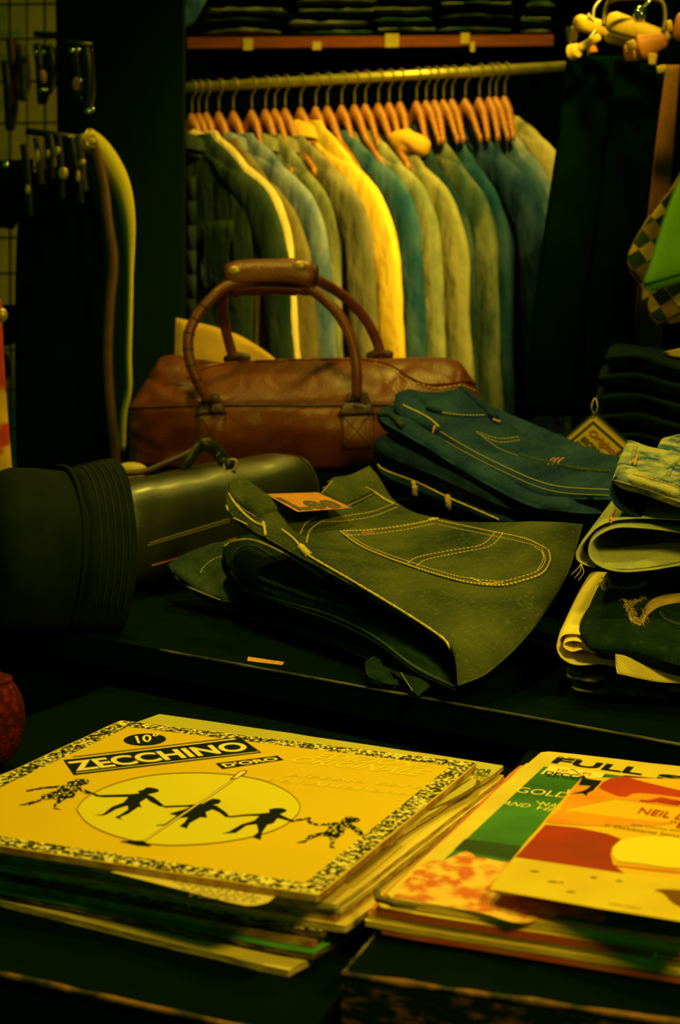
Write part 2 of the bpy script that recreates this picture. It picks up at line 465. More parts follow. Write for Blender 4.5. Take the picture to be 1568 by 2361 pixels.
cov_cream = paper('cover_cream', (.80, .62, .10), (.62, .46, .09), scale=14, rough=.45)
cov_olive = paper('cover_olive', (.56, .50, .07), (.46, .40, .06), scale=10, rough=.35, lo=.3, hi=.7)
cov_green = paper('cover_green', (.03, .22, .05), (.10, .40, .06), scale=14, rough=.4)
cov_dark = paper('cover_dark', (.015, .018, .01), (.06, .05, .02), scale=20, rough=.4)
cov_brown = paper('cover_brown', (.28, .16, .04), (.4, .26, .06), scale=20, rough=.5)
cov_speck = paper('cover_speckle', (.010, .016, .006), (.82, .66, .16), scale=330, rough=.45, spec=.15, lo=.49, hi=.55, detail=3)
G1 = 'record sleeves in the tall left stack'
layers = [  # corner px, back corner px, z, top, edge, label
    ((668, 2240), (1075, 1975), .6045, cov_cream, edge_cream, 'yellowed sleeve at the very bottom of the tall record stack, front corner sticking out', .0042),
    ((726, 2203), (1130, 1890), .6095, cov_green, edge_dark, 'green record sleeve, second from bottom of the tall record stack', .0045),
    ((725, 2172), (1135, 1862), .6145, cov_brown, edge_brown, 'brown sleeve lying on the green one low in the tall record stack', .0045),
    ((748, 2152), (1135, 1850), .6195, cov_speck, edge_dark, 'speckled black sleeve in the lower half of the tall record stack', .0046),
    ((800, 2138), (1178, 1832), .6245, cov_cream, edge_cream, 'cream sleeve pushed out to the right, middle of the tall record stack', .0046),
    ((778, 2112), (1160, 1818), .6290, cov_dark, edge_brown, 'dark sleeve with brown edges above the middle of the tall record stack', .0042),
    ((788, 2098), (1172, 1800), .6332, cov_cream, edge_cream, 'cream edged sleeve three below the orange cover in the tall record stack', .0038),
    ((778, 2088), (1168, 1786), .6372, cov_cream, edge_cream, 'cream edged sleeve right beneath the olive cover in the tall record stack', .0036),
]
for i, (c, b, z, top, edge, lab, th) in enumerate(layers):
    sleeve('record_sleeve', lab, 'record', *by_px(c, b, z), th, top, edge, G1, .0016, i + 3)
# olive cover just under the top one, turned a little so that its back corner shows
BT = PZ(1166, 1765, .6445); AT = PZ(350, 1643, .6445); E1T = (AT - BT).normalized(); E1T = Vector((E1T.y, -E1T.x, 0))
R = sleeve('record_sleeve', 'olive cream record sleeve showing black TOR STEREO lettering under the orange cover', 'record', BT - E1T*.322, E1T, Vector((-E1T.y, E1T.x, 0)), .0034, cov_olive, edge_cream, G1, .0014, 21, size=.322)
mb = MB()
text_px(mb, R, 'TOR', [(1091, 1771), (1137, 1775), (1129, 1785), (1083, 1781)], bold=.01)
text_px(mb, R, 'STEREO', [(1091, 1782), (1127, 1787), (1124, 1792), (1086, 1787)], bold=.01)
text_px(mb, R, '20 241', [(1094, 1790), (1122, 1794), (1120, 1797), (1091, 1793)])
line_px(mb, R, [(1104, 1798), (1096, 1815), (1060, 1836), (990, 1868)], lambda s: 7*(1 - s) + 3, 1)
line_px(mb, R, [(1085, 1795), (1040, 1825), (985, 1862)], 3, 1)
line_px(mb, R, [(930, 1925), (880, 1968), (815, 2020)], 5, 1)
mb.build('cover_print', [INK, M('ink_brown', (.12, .06, .015), rough=.5)], R.o, False)
# paper insert slipping out of the front
ins_p = paper('insert', (.72, .56, .14), (.60, .45, .10), scale=18, lo=.3, hi=.7)
C = PZ(620, 2083, .6447)
pp = [(255, 2010), (330, 2000), (700, 2030), (640, 2062), (618, 2080), (590, 2087), (566, 2088), (520, 2078), (420, 2052)]
top = [PZ(x, y, .6452) for x, y in pp]; n = len(top)
v = top + [p - Vector((0, 0, .0005)) for p in top]
o = mesh('paper_insert', v, [list(range(n)), list(range(n, 2*n))[::-1]] + [[i, n+i, n+(i+1) % n, (i+1) % n] for i in range(n)], [ins_p, edge_brown], None, False, [0, 0] + [1]*n)
tag(o, 'yellowed printed paper insert poking out beneath the front rim of the orange cover', 'insert')
R = Rec(); R.O = top[0]; R.n = Vector((0, 0, 1)); R.o = o
mb = MB()
for k in range(7):
    x0, y0 = 400 + k*6, 2032 + k*5.5
    for a in range(9):
        x = x0 + a*20 + (k % 3)*4; w = 8 + (a*7 + k*5) % 10
        if x + w < 612 - k*2: line_px(mb, R, [(x, y0 + a*1.9), (x + w, y0 + (a + w/20)*1.9)], 1.6, 0, n=3)
mb.build('printed_lines', M('ink_grey', (.22, .17, .06), rough=.6), o, False)

# ---- the orange cover on top
cov_orange = paper('cover_orange', (.66, .43, .003), (.69, .46, .004), scale=6, rough=.5, spec=.15)
R = sleeve('record_sleeve', 'orange record sleeve with speckled border and running children, topmost of the tall stack', 'record', *by_px((735, 2065), (1100, 1760), .65), .0045, cov_orange, edge_brown, G1, .0006, 40)
ZR = R
A, B, C, D = (275, 1660), (1100, 1760), (735, 2065), None
def loc(u, v): return R.O + R.e1*(u*RS) + R.e2*(v*RS)
yel = M('print_yellow', (.73, .62, .012), (.70, .59, .012), 8, .42, coat=.2)
ghost = M('print_pale_orange', (.74, .57, .02), rough=.5, spec=.15)
ivory = M('print_ivory', (.84, .68, .17), rough=.42)
brownink = M('print_brown', (.16, .05, .004), rough=.5)
hatch = M('print_hatch', (.80, .60, .10), (.006, .010, .004), 330, .7, spec=.05, kind='voronoi', lo=.30, hi=.38)
mats = [INK, yel, ghost, ivory, brownink, cov_speck]
mb = MB()
bw = .052                                   # speckled border strips
up1 = R.n*.00015
for u0, v0, u1, v1 in ((.004, .004, .996, bw), (.004, 1-bw, .996, .996), (.004, bw, bw, 1-bw), (1-bw, bw, .996, 1-bw)):
    mb.add([loc(u0, v0) + up1, loc(u1, v0) + up1, loc(u1, v1) + up1, loc(u0, v1) + up1], [[0, 1, 2, 3]], 5)
mb.build('border', mats, R.o, False, label='black and cream speckled border'); mb = MB()
# disc behind the children
cpx = [(176, 1866), (200, 1838), (262, 1808), (340, 1789), (430, 1782), (520, 1785), (600, 1798), (655, 1820), (686, 1845), (692, 1862), (684, 1880), (650, 1906), (590, 1927), (500, 1943), (400, 1949), (330, 1943), (250, 1922), (200, 1896)]
poly_px(mb, R, cpx, 1, .0002, 80)
sm = smooth_pts([Vector((a, b, 0)) for a, b in cpx + cpx[:1]], 90)
line_px(mb, R, [(q.x, q.y) for q in sm], 2.2, 4, .0003, 90, False)
# title boards
poly_px(mb, R, [(146, 1752), (556, 1702), (603, 1735), (170, 1787)], 0, .0003)
line_px(mb, R, [(168, 1745), (552, 1699)], 1.6, 0, n=3); line_px(mb, R, [(175, 1782), (596, 1733)], 1.2, 3, .0004, n=3)
line_px(mb, R, [(160, 1750), (545, 1704)], 1.0, 3, .0004, n=3)
text_px(mb, R, 'ZECCHINO', [(150, 1757), (556, 1709), (578, 1729), (176, 1778)], 3, .0006, .03)
poly_px(mb, R, [(497, 1760), (640, 1742), (654, 1752), (513, 1773)], 0, .0003)
text_px(mb, R, "D'ORO", [(508, 1761), (635, 1745), (644, 1752), (520, 1769)], 3, .0006, .03)
el = [(334 + 49*cos(a) , 1705 + 13.8*sin(a) - 1.5*cos(a)) for a in [2*pi*k/40 for k in range(40)]]
poly_px(mb, R, el, 0, .0003)
text_px(mb, R, '10°', [(310, 1696), (367, 1690), (363, 1707), (318, 1714)], 3, .0006, .02)
# pale lettering on the right
text_px(mb, R, 'EDIZIONE', [(735, 1735), (1010, 1760), (985, 1772), (725, 1748)], 2, .0003, .01, .3)
text_px(mb, R, 'ORIGINALE', [(685, 1744), (1000, 1776), (970, 1790), (668, 1756)], 2, .0003, .01, .3)
text_px(mb, R, 'piccolo coro', [(668, 1781), (990, 1812), (975, 1822), (655, 1790)], 2, .0003, .01, .2)
text_px(mb, R, "dell'Antoniano", [(622, 1790), (955, 1826), (940, 1834), (612, 1799)], 2, .0003, .01, .2)
# long brush
line_px(mb, R, [(330, 1940), (538, 1798)], 5, 4, .0005, n=4); line_px(mb, R, [(331, 1939), (538, 1798)], 2.4, 3, .0006, n=4)
poly_px(mb, R, [(530, 1796), (552, 1778), (565, 1775), (571, 1778), (566, 1784), (546, 1795), (534, 1799)], 4, .0005)
poly_px(mb, R, [(536, 1795), (553, 1780), (564, 1777), (567, 1780), (547, 1793)], 3, .0006)
poly_px(mb, R, [(275, 1939), (305, 1938), (330, 1938), (350, 1951), (318, 1949)], 0, .0005)
# children inside the disc
k1 = [(218, 1879), (237, 1877), (258, 1860), (285, 1850), (296, 1837), (240, 1838), (222, 1836), (206, 1827), (205, 1824), (228, 1833), (300, 1831), (322, 1829), (318, 1824), (332, 1820), (338, 1815), (352, 1816), (366, 1820), (366, 1825), (352, 1829), (340, 1831), (355, 1838), (378, 1857), (371, 1860), (345, 1847), (338, 1840), (322, 1850), (326, 1861), (319, 1860), (296, 1876), (276, 1884), (283, 1890), (265, 1884), (278, 1878), (296, 1866), (294, 1857), (268, 1865), (247, 1877), (238, 1880)]
poly_px(mb, R, k1, 0, .0004)
k2 = [(376, 1858), (430, 1856), (468, 1853), (478, 1847), (490, 1841), (506, 1843), (510, 1847), (504, 1853), (490, 1855), (500, 1858), (520, 1872), (530, 1883), (521, 1884), (505, 1872), (490, 1866), (474, 1872), (478, 1885), (462, 1884), (437, 1898), (431, 1910), (414, 1905), (425, 1896), (434, 1884), (412, 1886), (386, 1902), (362, 1904), (360, 1902), (380, 1900), (408, 1880), (390, 1876), (425, 1866), (440, 1860), (425, 1860), (378, 1862)]
poly_px(mb, R, k2, 0, .0004)
k3 = [(526, 1882), (570, 1877), (598, 1876), (622, 1873), (620, 1866), (634, 1863), (650, 1863), (661, 1867), (660, 1871), (645, 1877), (668, 1888), (684, 1893), (674, 1895), (650, 1888), (640, 1886), (630, 1898), (617, 1901), (605, 1918), (601, 1936), (582, 1929), (596, 1918), (592, 1900), (568, 1903), (544, 1920), (512, 1922), (528, 1917), (558, 1900), (586, 1892), (598, 1881), (570, 1881), (528, 1885)]
poly_px(mb, R, k3, 0, .0004)
mb.build('cover_print', mats, R.o, False); mb = MB()
k0 = [(60, 1822), (100, 1814), (150, 1810), (156, 1803), (168, 1800), (175, 1796), (200, 1796), (206, 1800), (206, 1806), (188, 1810), (186, 1816), (206, 1824), (207, 1830), (200, 1830), (180, 1821), (170, 1838), (154, 1840), (130, 1856), (128, 1862), (143, 1867), (122, 1864), (124, 1856), (134, 1842), (104, 1843), (66, 1856), (42, 1856), (62, 1851), (96, 1840), (95, 1833), (128, 1823), (140, 1815), (100, 1818), (62, 1825)]
poly_px(mb, R, k0, 0, .0004)
mb.build('patterned_figure', [hatch], R.o, False, label='checkered running child at the left'); mb = MB()
k4 = [(682, 1889), (708, 1885), (718, 1884), (714, 1892), (730, 1899), (770, 1896), (786, 1895), (788, 1888), (802, 1882), (822, 1884), (831, 1890), (826, 1894), (806, 1898), (826, 1908), (836, 1918), (839, 1925), (828, 1925), (812, 1912), (800, 1907), (792, 1922), (786, 1926), (774, 1935), (768, 1950), (775, 1957), (760, 1953), (762, 1940), (758, 1928), (738, 1926), (712, 1936), (704, 1942), (682, 1943), (700, 1938), (712, 1926), (752, 1916), (760, 1902), (730, 1903), (712, 1898), (706, 1889), (684, 1893)]
poly_px(mb, R, k4, 0, .0004)
mb.build('patterned_figure', [hatch], R.o, False, label='checkered running child at the right')

# ---- right-hand stack
G2 = 'record sleeves in the short right stack'
def by_left(fl, bl, z):                     # front-left and back-left corner
    C = PZ(*fl, z); B = PZ(*bl, z); e2 = (B - C).normalized(); e1 = Vector((e2.y, -e2.x, 0)); return C, e1, e2
cov_red = paper('cover_red', (.62, .06, .015), (.5, .05, .012), scale=12, rough=.4)
cov_orng = paper('cover_red_orange', (.66, .20, .03), (.55, .13, .02), scale=9, rough=.4)
edge_red = paper('edge_red', (.50, .06, .012), (.42, .12, .03), scale=40)
edge_yel = paper('edge_yellow', (.72, .50, .07), (.5, .33, .06), scale=60, stretch=(1, 1, 6))
rl = [
    ((893, 2150), (1225, 1838), .6232, cov_dark, edge_dark, 'thin dark sleeve at the very bottom of the short record stack', .003),
    ((872, 2142), (1215, 1815), .6265, cov_dark, edge_red, 'sleeve with rust red edge, second from bottom of the short record stack', .003),
    ((835, 2122), (1190, 1785), .6302, cov_cream, edge_yel, 'cream sleeve with yellow edge reaching furthest left in the short record stack', .0035),
    ((840, 2106), (1198, 1763), .6340, cov_orng, edge_yel, 'orange topped sleeve whose back corner peeks out left of the green cover', .0036),
    ((862, 2093), (1212, 1758), .6392, cov_cream, edge_red, 'sleeve with bright red front spine in the short record stack', .005),
]
for i, (c, b, z, top, edge, lab, th) in enumerate(rl):
    R = sleeve('record_sleeve', lab, 'record', *by_left(c, b, z), th, top, edge, G2, .0012, i + 60, size2=(PZ(*b, z) - PZ(*c, z)).length)
    if i == 4:                              # pale lettering along the red spine
        mb = MB(); vs, fs = glyphs('Jonathan L.', .01)
        nf = -R.e2
        s0 = R.O + R.e1*.168 - R.n*.0040 + nf*.0012; 
        mb.add([s0 + R.e1*(.062*u) + R.n*(.0032*v_) for u, v_ in vs], fs, 0)
        mb.build('spine_lettering', [ivory], R.o, False)
cov_full = paper('cover_pale', (.78, .60, .07), (.68, .5, .06), scale=20, rough=.4, coat=.15)
C, e1, e2 = by_left((880, 2068), (1250, 1730), .6450)
R = sleeve('record_sleeve', 'green record sleeve with FULL S heading and pink blossoms, under the sunset cover', 'record', C, e1, e2, .0050, cov_full, edge_yel, G2, .0010, 80, rc=.006, size2=(PZ(1250, 1730, .645) - PZ(880, 2068, .645)).length)
grn = M('print_green', (.015, .11, .024), (.055, .24, .05), 12, .35, coat=.2)
grn2 = M('print_dark_green', (.008, .035, .012), (.02, .06, .02), 20, .35)
blossom = M('print_blossom', (.62, .13, .02), (.84, .52, .10), 95, .4, lo=.4, hi=.58, detail=3)
redp = M('print_red', (.52, .035, .006), (.42, .025, .005), 14, .4)
mats = [INK, grn, grn2, ivory, redp, M('print_tan', (.42, .25, .06), rough=.5), blossom]
mb = MB()
L2_ = (PZ(1250, 1730, .645) - PZ(880, 2068, .645)).length
def uvp(u, v, off=.0002): return R.O + R.e1*(u*RS) + R.e2*(v*L2_) + R.n*off
mb.add([uvp(.04, .02), uvp(.99, .02), uvp(.99, .875), uvp(.045, .875)], [[0, 1, 2, 3]], 1)
mb.add([uvp(.04, .28, .0003), uvp(.99, .20, .0003), uvp(.99, .37, .0003), uvp(.04, .345, .0003)], [[0, 1, 2, 3]], 2)
bl = [(905, 2068), (935, 2030), (985, 1985), (1020, 1985), (1060, 1966), (1085, 1960), (1090, 1975), (1120, 1978), (1150, 1985), (1185, 1988), (1300, 1990), (1400, 2120), (1300, 2110), (1200, 2128), (1110, 2105), (1000, 2085), (940, 2072)]
poly_px(mb, R, bl, 6, .0004, 60)
text_px(mb, R, 'FULL', [(1285, 1746), (1492, 1772), (1478, 1787), (1270, 1758)], 0, .0005, .03)
text_px(mb, R, 'S', [(1520, 1783), (1580, 1790), (1576, 1800), (1512, 1796)], 0, .0004, .05)
text_px(mb, R, 'DL 78498', [(1290, 1743), (1342, 1750), (1337, 1753), (1285, 1746)], 0)
poly_px(mb, R, [(1270, 1764), (1395, 1783), (1385, 1796), (1246, 1784)], 3, .0004)
text_px(mb, R, 'DECCA', [(1261, 1777), (1358, 1789), (1350, 1796), (1254, 1784)], 0, .0006, .03)
text_px(mb, R, 'HI', [(1288, 1772), (1310, 1775), (1305, 1780), (1283, 1777)], 4, .0006)
text_px(mb, R, 'FI', [(1346, 1780), (1364, 1783), (1359, 1788), (1342, 1785)], 4, .0006)
line_px(mb, R, [(1315, 1774), (1324, 1775), (1330, 1780), (1340, 1787)], 1.5, 0, .0006)
text_px(mb, R, 'RECORDS', [(1265, 1787), (1355, 1798), (1350, 1801), (1258, 1790)], 0, .0005)
text_px(mb, R, 'GOLD', [(1197, 1814), (1320, 1829), (1305, 1840), (1187, 1826)], 3, .0004)
text_px(mb, R, 'I', [(1310, 1820), (1314, 1820), (1311, 1829), (1306, 1829)], 3, .0004)
text_px(mb, R, 'AND', [(1168, 1846), (1228, 1855), (1216, 1862), (1154, 1854)], 3, .0004)
text_px(mb, R, 'WAY', [(1236, 1846), (1312, 1857), (1294, 1867), (1240, 1855)], 3, .0004)
text_px(mb, R, 'HIS', [(1244, 1858), (1300, 1867), (1282, 1873), (1236, 1866)], 3, .0004)
mb.build('cover_print', mats, R.o, False)
mb = MB()                                   # scuffed, curled corner
cc = PZ(882, 2066, .6462)
mb.add(*tube([PZ(868, 2052, .6455), PZ(872, 2072, .6450), PZ(900, 2080, .6440), PZ(960, 2092, .6436)], [.0018, .0026, .0022, .0012], 8))
mb.build('worn_corner', M('worn_card', (.20, .15, .05), (.10, .07, .03), 120, .8, .5), R.o)
# dark red sleeve peeping out behind
C, e1, e2 = by_left((1290, 1990), (1424, 1786), .6490)
sleeve('record_sleeve', 'dark red sleeve peeping out behind the sunset cover', 'record', C + Vector((.004, 0, 0)), e1, e2, .0038, paper('cover_maroon', (.20, .03, .008), rough=.45), edge_brown, G2, .0008, 82, size=.25, size2=(PZ(1424, 1786, .649) - C).length)
# sunset cover, lifted at its front edge
bl_ = PZ(1340, 1792, .6535); fl_ = PZ(1122, 2050, .6560)
e2 = (bl_ - fl_).normalized(); fr_ = P(1568, 2128, 1.0)
fr_ = PZ(1568, 2128, .6680); e1 = (fr_ - fl_); e1 = (e1 - e2*e1.dot(e2)).normalized()
sun_y = paper('cover_sunset', (.80, .44, .004), (.84, .52, .006), scale=4, rough=.42, coat=.15)
R = sleeve('record_sleeve', 'yellow and red sunset record sleeve with a white sun, topmost of the short stack', 'record', fl_, e1, e2, .0032, sun_y, edge_yel, G2, .0008, 84, size2=(bl_ - fl_).length, rc=.008)
sand = M('print_sand', (.76, .55, .02), (.66, .44, .02), 30, .45, lo=.3, hi=.75)
sunc = M('print_sun', (.84, .66, .03), rough=.42)
deepred = M('print_deep_red', (.40, .022, .004), (.30, .02, .004), 20, .42)
orng = M('print_orange', (.74, .22, .006), (.78, .34, .006), 18, .42, lo=.3, hi=.7)
mats = [INK, sand, sunc, deepred, orng, redp, brownink]
mb = MB()
poly_px(mb, R, [(1340, 1794), (1568, 1826), (1700, 1850), (1690, 1880), (1568, 1862), (1420, 1842), (1290, 1868), (1300, 1850)], 4, .0002)
poly_px(mb, R, [(1380, 1816), (1400, 1797), (1440, 1792), (1500, 1806), (1580, 1824), (1690, 1842), (1680, 1856), (1568, 1838), (1470, 1828), (1440, 1838), (1410, 1830)], 5, .0003, 40)
poly_px(mb, R, [(1342, 1794), (1388, 1800), (1376, 1814), (1366, 1812), (1334, 1810)], 0, .0003)
poly_px(mb, R, [(1316, 1830), (1342, 1824), (1352, 1820), (1362, 1812), (1376, 1812), (1368, 1822), (1355, 1828), (1353, 1835), (1344, 1829)], 0, .0004)
poly_px(mb, R, [(1290, 1866), (1440, 1886), (1560, 1898), (1420, 1905), (1270, 1898), (1262, 1890)], 4, .0003, 30)
poly_px(mb, R, [(1258, 1901), (1330, 1908), (1400, 1922), (1432, 1934), (1412, 1952), (1408, 1970), (1414, 1992), (1440, 2014), (1350, 2000), (1188, 1976)], 3, .0004)
poly_px(mb, R, [(1188, 1976), (1350, 2000), (1440, 2014), (1568, 2028), (1700, 2046), (1660, 2136), (1568, 2124), (1380, 2094), (1128, 2050)], 1, .0003)
poly_px(mb, R, [(1412, 1968), (1420, 1946), (1450, 1932), (1500, 1928), (1568, 1930), (1640, 1945), (1660, 1975), (1620, 2000), (1540, 2000), (1470, 1990), (1425, 1985)], 2, .0005, 60)
line_px(mb, R, [(1420, 1992), (1500, 2002), (1600, 2012)], 7, 4, .0006, 12)
poly_px(mb, R, [(1508, 2052), (1526, 2050), (1568, 2052), (1640, 2062), (1630, 2105), (1568, 2090), (1545, 2076), (1530, 2060)], 6, .0005, 40)
for x, y, w in ((1222, 2008, 22), (1262, 2032, 26), (1305, 2055, 22), (1290, 2034, 10), (1360, 2022, 18), (1420, 2030, 16)):
    line_px(mb, R, [(x, y), (x + w, y + 2)], lambda s: 1 + 2.5*sin(pi*s), 6, .0005, 8)
text_px(mb, R, 'JONATHAN', [(1405, 2081), (1475, 2092), (1473, 2097), (1402, 2086)], 6, .0005)
text_px(mb, R, 'JE', [(1492, 1832), (1590, 1850), (1575, 1862), (1474, 1846)], 5, .0006, .06, .25)
text_px(mb, R, 'NEIL D', [(1480, 1861), (1592, 1880), (1578, 1891), (1470, 1874)], 5, .0006, .01)
text_px(mb, R, '"B', [(1548, 1891), (1590, 1898), (1582, 1912), (1540, 1903)], 5, .0006, .01)
text_px(mb, R, 'dalla colonna sonora', [(1456, 1898), (1590, 1915), (1588, 1920), (1454, 1902)], 6, .0006)
text_px(mb, R, 'Il Gabbiano Jonath', [(1398, 1899), (1590, 1926), (1586, 1938), (1394, 1906)], 6, .0006, 0)
mb.build('cover_print', mats, R.o, False)
# ---------------------------------------------------------------- folded jeans
YEL = M('thread_yellow', (.62, .46, .06), (.40, .30, .05), 300, .7)
TAN = M('thread_orange', (.60, .22, .03), rough=.7)
FRAY = M('frayed_tan', (.50, .36, .10), (.22, .15, .05), 220, .9, .8, 500)
def denim(name, c1, c2, scale=22, lo=.32, hi=.68, twill=.4, tws=1700, bump=.3, wear=None, **k):
    if wear is None: wear = tuple(min(.6, a*1.7 + .012) for a in c2)
    return M('denim_' + name, c1, c2, scale, .9, bump, 700, spec=.08, lo=lo, hi=hi, twill=twill, twscale=tws, wear=wear, detail=6, **k)
d_lee = denim('olive', (.024, .040, .022), (.085, .100, .030), 13, wscale=240, lo=.36, hi=.66)
d_dark = denim('black_green', (.003, .014, .009), (.010, .028, .018), 26)
d_mid = denim('grey_green', (.014, .040, .036), (.055, .085, .05), 24)
d_blue = denim('teal', (.002, .020, .10), (.022, .068, .15), 16, wscale=260)
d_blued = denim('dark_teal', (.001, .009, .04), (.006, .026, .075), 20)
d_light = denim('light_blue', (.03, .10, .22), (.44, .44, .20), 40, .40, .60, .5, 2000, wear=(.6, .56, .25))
d_sage = denim('sage', (.33, .36, .17), (.48, .48, .20), 20, twill=.45, tws=2200, wear=(.55, .52, .22))
cream_c = M('cream_cotton', (.86, .70, .14), (.78, .62, .12), 16, .85, .2, 700, spec=.15, twill=.25, twscale=1400)
camo = M('patterned_denim', (.008, .022, .016), (.36, .30, .09), 34, .85, .3, 800, spec=.15, lo=.5, hi=.64, detail=2)
leather_tag = M('leather_patch', (.56, .22, .02), (.48, .18, .015), 60, .6, .3, 600)
def slab_px(name, mat, top, bot, left, right, t, parent, nu=34, nv=40, **k):
    g, U, V = coons(pd(top), pd(bot), pd(left), pd(right), nu, nv)
    v, f = slab(g, U, V, t, **k)
    return mesh(name, v, f, mat, parent), BV(v, f)
def base_of(l, label, pts, group, name='folded_jeans', cat='jeans'):
    q = pd(pts); n = len(q)
    return thing(name, label, cat, (sum(p.x for p in q)/n, sum(p.y for p in q)/n, l), group)
GJ = 'folded jeans in the centre pile'
# ---- lowest layers of the centre pile
t = base_of(.646, 'black green folded jeans at the very bottom of the centre pile', [(700, 1480, 1.75)], GJ)
o, b = slab_px('folded_body', d_dark, [(560, 1420, 1.84), (700, 1350, 1.98), (860, 1250, 2.12)], [(965, 1606, 1.495), (1100, 1480, 1.62), (1250, 1370, 1.75)], [(560, 1420, 1.84), (740, 1475, 1.70), (900, 1548, 1.57), (965, 1606, 1.495)], [(860, 1250, 2.12), (1250, 1370, 1.75)], .016, t, wr=.002, seed=3)
mb = MB(); cord(mb, b, [(568, 1424), (640, 1440), (740, 1468), (860, 1508)], .0008, n=70); mb.build('side_seam', d_mid, t)
g, U, V = coons(pd([(842, 1525, 1.60), (880, 1518, 1.61), (920, 1540, 1.60)]), pd([(850, 1560, 1.55), (890, 1576, 1.545), (930, 1580, 1.55)]), pd([(842, 1525, 1.60), (842, 1545, 1.57), (850, 1560, 1.55)]), pd([(920, 1540, 1.60), (930, 1580, 1.55)]), 20, 20)
v, f = slab(g, U, V, .012, .008, 70, 6); mesh('crumpled_hem', v, f, d_dark, t)
mb = MB(); stitch(mb, b, [(925, 1552), (950, 1590), (960, 1604)], .0008); mb.build('hem_stitching', M('thread_grey', (.2, .22, .12)), t)
t = base_of(.662, 'dark folded jeans with faded blue left end, second from bottom of the centre pile', [(600, 1400, 1.8)], GJ)
o, b = slab_px('folded_body', d_dark, [(520, 1290, 1.93), (700, 1262, 2.02), (860, 1220, 2.1)], [(1020, 1590, 1.51), (1200, 1420, 1.68), (1300, 1320, 1.76)], [(520, 1290, 1.93), (560, 1385, 1.84), (740, 1440, 1.72), (900, 1520, 1.6), (1020, 1590, 1.51)], [(860, 1220, 2.1), (1300, 1320, 1.76)], .026, t, wr=.002, seed=5)
g, U, V = coons(pd([(388, 1300, 1.97), (450, 1268, 1.98), (535, 1245, 1.97)]), pd([(512, 1386, 1.87), (560, 1392, 1.86), (620, 1390, 1.86)]), pd([(388, 1300, 1.97), (405, 1328, 1.94), (455, 1365, 1.90), (512, 1386, 1.87)]), pd([(535, 1245, 1.97), (580, 1320, 1.91), (620, 1390, 1.86)]), 24, 24)
v, f = slab(g, U, V, .016, .004, 45, 7)
mesh('leg_end', v, f, d_mid, t, label='faded blue left end'); b2 = BV(v, f)
mb = MB(); stitch(mb, b2, [(462, 1322), (472, 1306), (495, 1290), (520, 1282)], .0009); stitch(mb, b2, [(396, 1320), (430, 1350), (470, 1368), (510, 1384)], .0007); mb.build('hem_stitching', M('thread_pale', (.45, .42, .2)), t)
t = base_of(.69, 'dark rolled jeans with yellow piped edge directly under the top jeans of the centre pile', [(620, 1320, 1.82)], GJ)
o, b = slab_px('folded_body', d_dark, [(515, 1262, 1.885), (560, 1240, 1.92), (700, 1225, 1.96), (860, 1190, 2.04)], [(1056, 1592, 1.492), (1200, 1440, 1.62), (1310, 1300, 1.72)], [(515, 1262, 1.885), (532, 1310, 1.85), (620, 1365, 1.77), (800, 1440, 1.65), (950, 1535, 1.54), (1056, 1592, 1.492)], [(860, 1190, 2.04), (1310, 1300, 1.72)], .044, t, wr=.002, seed=9)
mb = MB()
cord(mb, b, [(532, 1300), (548, 1268), (590, 1262), (650, 1300), (720, 1350), (830, 1410)], .0016, n=80)
cord(mb, b, [(534, 1318), (570, 1356), (660, 1388), (760, 1418), (860, 1466), (960, 1540), (1052, 1586)], .0018, n=110)
cord(mb, b, [(600, 1335), (660, 1358), (740, 1385), (820, 1410)], .0030, n=60, wob=.4)
mb.build('rolled_edge', d_mid, t)
mb = MB(); cord(mb, b, [(516, 1262), (538, 1250), (580, 1246), (640, 1270), (720, 1315), (745, 1335)], .0015, n=80, wob=.3)
cord(mb, b, [(560, 1358), (660, 1394), (770, 1432), (870, 1482), (960, 1548), (1050, 1590)], .0007, n=90); mb.build('piping', YEL, t, label='yellow stitched edge')

# ---- top jeans with the tan patch
t = base_of(.70, 'olive denim jeans with tan leather patch and stitched back pocket, topmost of the centre pile', [(850, 1300, 1.7)], GJ)
top = [(525, 1113, 1.86), (558, 1104, 1.865), (612, 1137, 1.84), (732, 1138, 1.885), (768, 1102, 1.935), (805, 1096, 1.955), (852, 1074, 1.99)]
left = [(525, 1113, 1.86), (521, 1168, 1.83), (560, 1210, 1.80), (612, 1240, 1.765), (705, 1292, 1.695), (860, 1376, 1.60), (1000, 1462, 1.52), (1043, 1500, 1.495), (1056, 1582, 1.475)]
right = [(852, 1074, 1.99), (880, 1112, 1.965), (915, 1160, 1.93), (1000, 1197, 1.87), (1150, 1206, 1.79), (1345, 1208, 1.70)]
bot = [(1056, 1582, 1.475), (1130, 1548, 1.49), (1225, 1455, 1.54), (1305, 1330, 1.61), (1345, 1208, 1.70)]
o, b = slab_px('folded_body', d_lee, top, bot, left, right, .020, t, 60, 76, wr=.0030, ws=20, seed=2)
LEE = b
mb = MB()
applique(mb, b, [(778, 1224), (850, 1222), (930, 1212), (1008, 1196)], [(1104, 1350), (1160, 1354), (1205, 1344), (1254, 1325), (1274, 1292), (1271, 1264)], [(778, 1224), (830, 1262), (940, 1306), (1040, 1338), (1104, 1350)], [(1008, 1196), (1120, 1220), (1215, 1240), (1271, 1264)], .0022, 30, 30)
pk = mb.build('back_pocket', d_lee, t); pb = BV(mb.v, mb.f)
mb = MB()
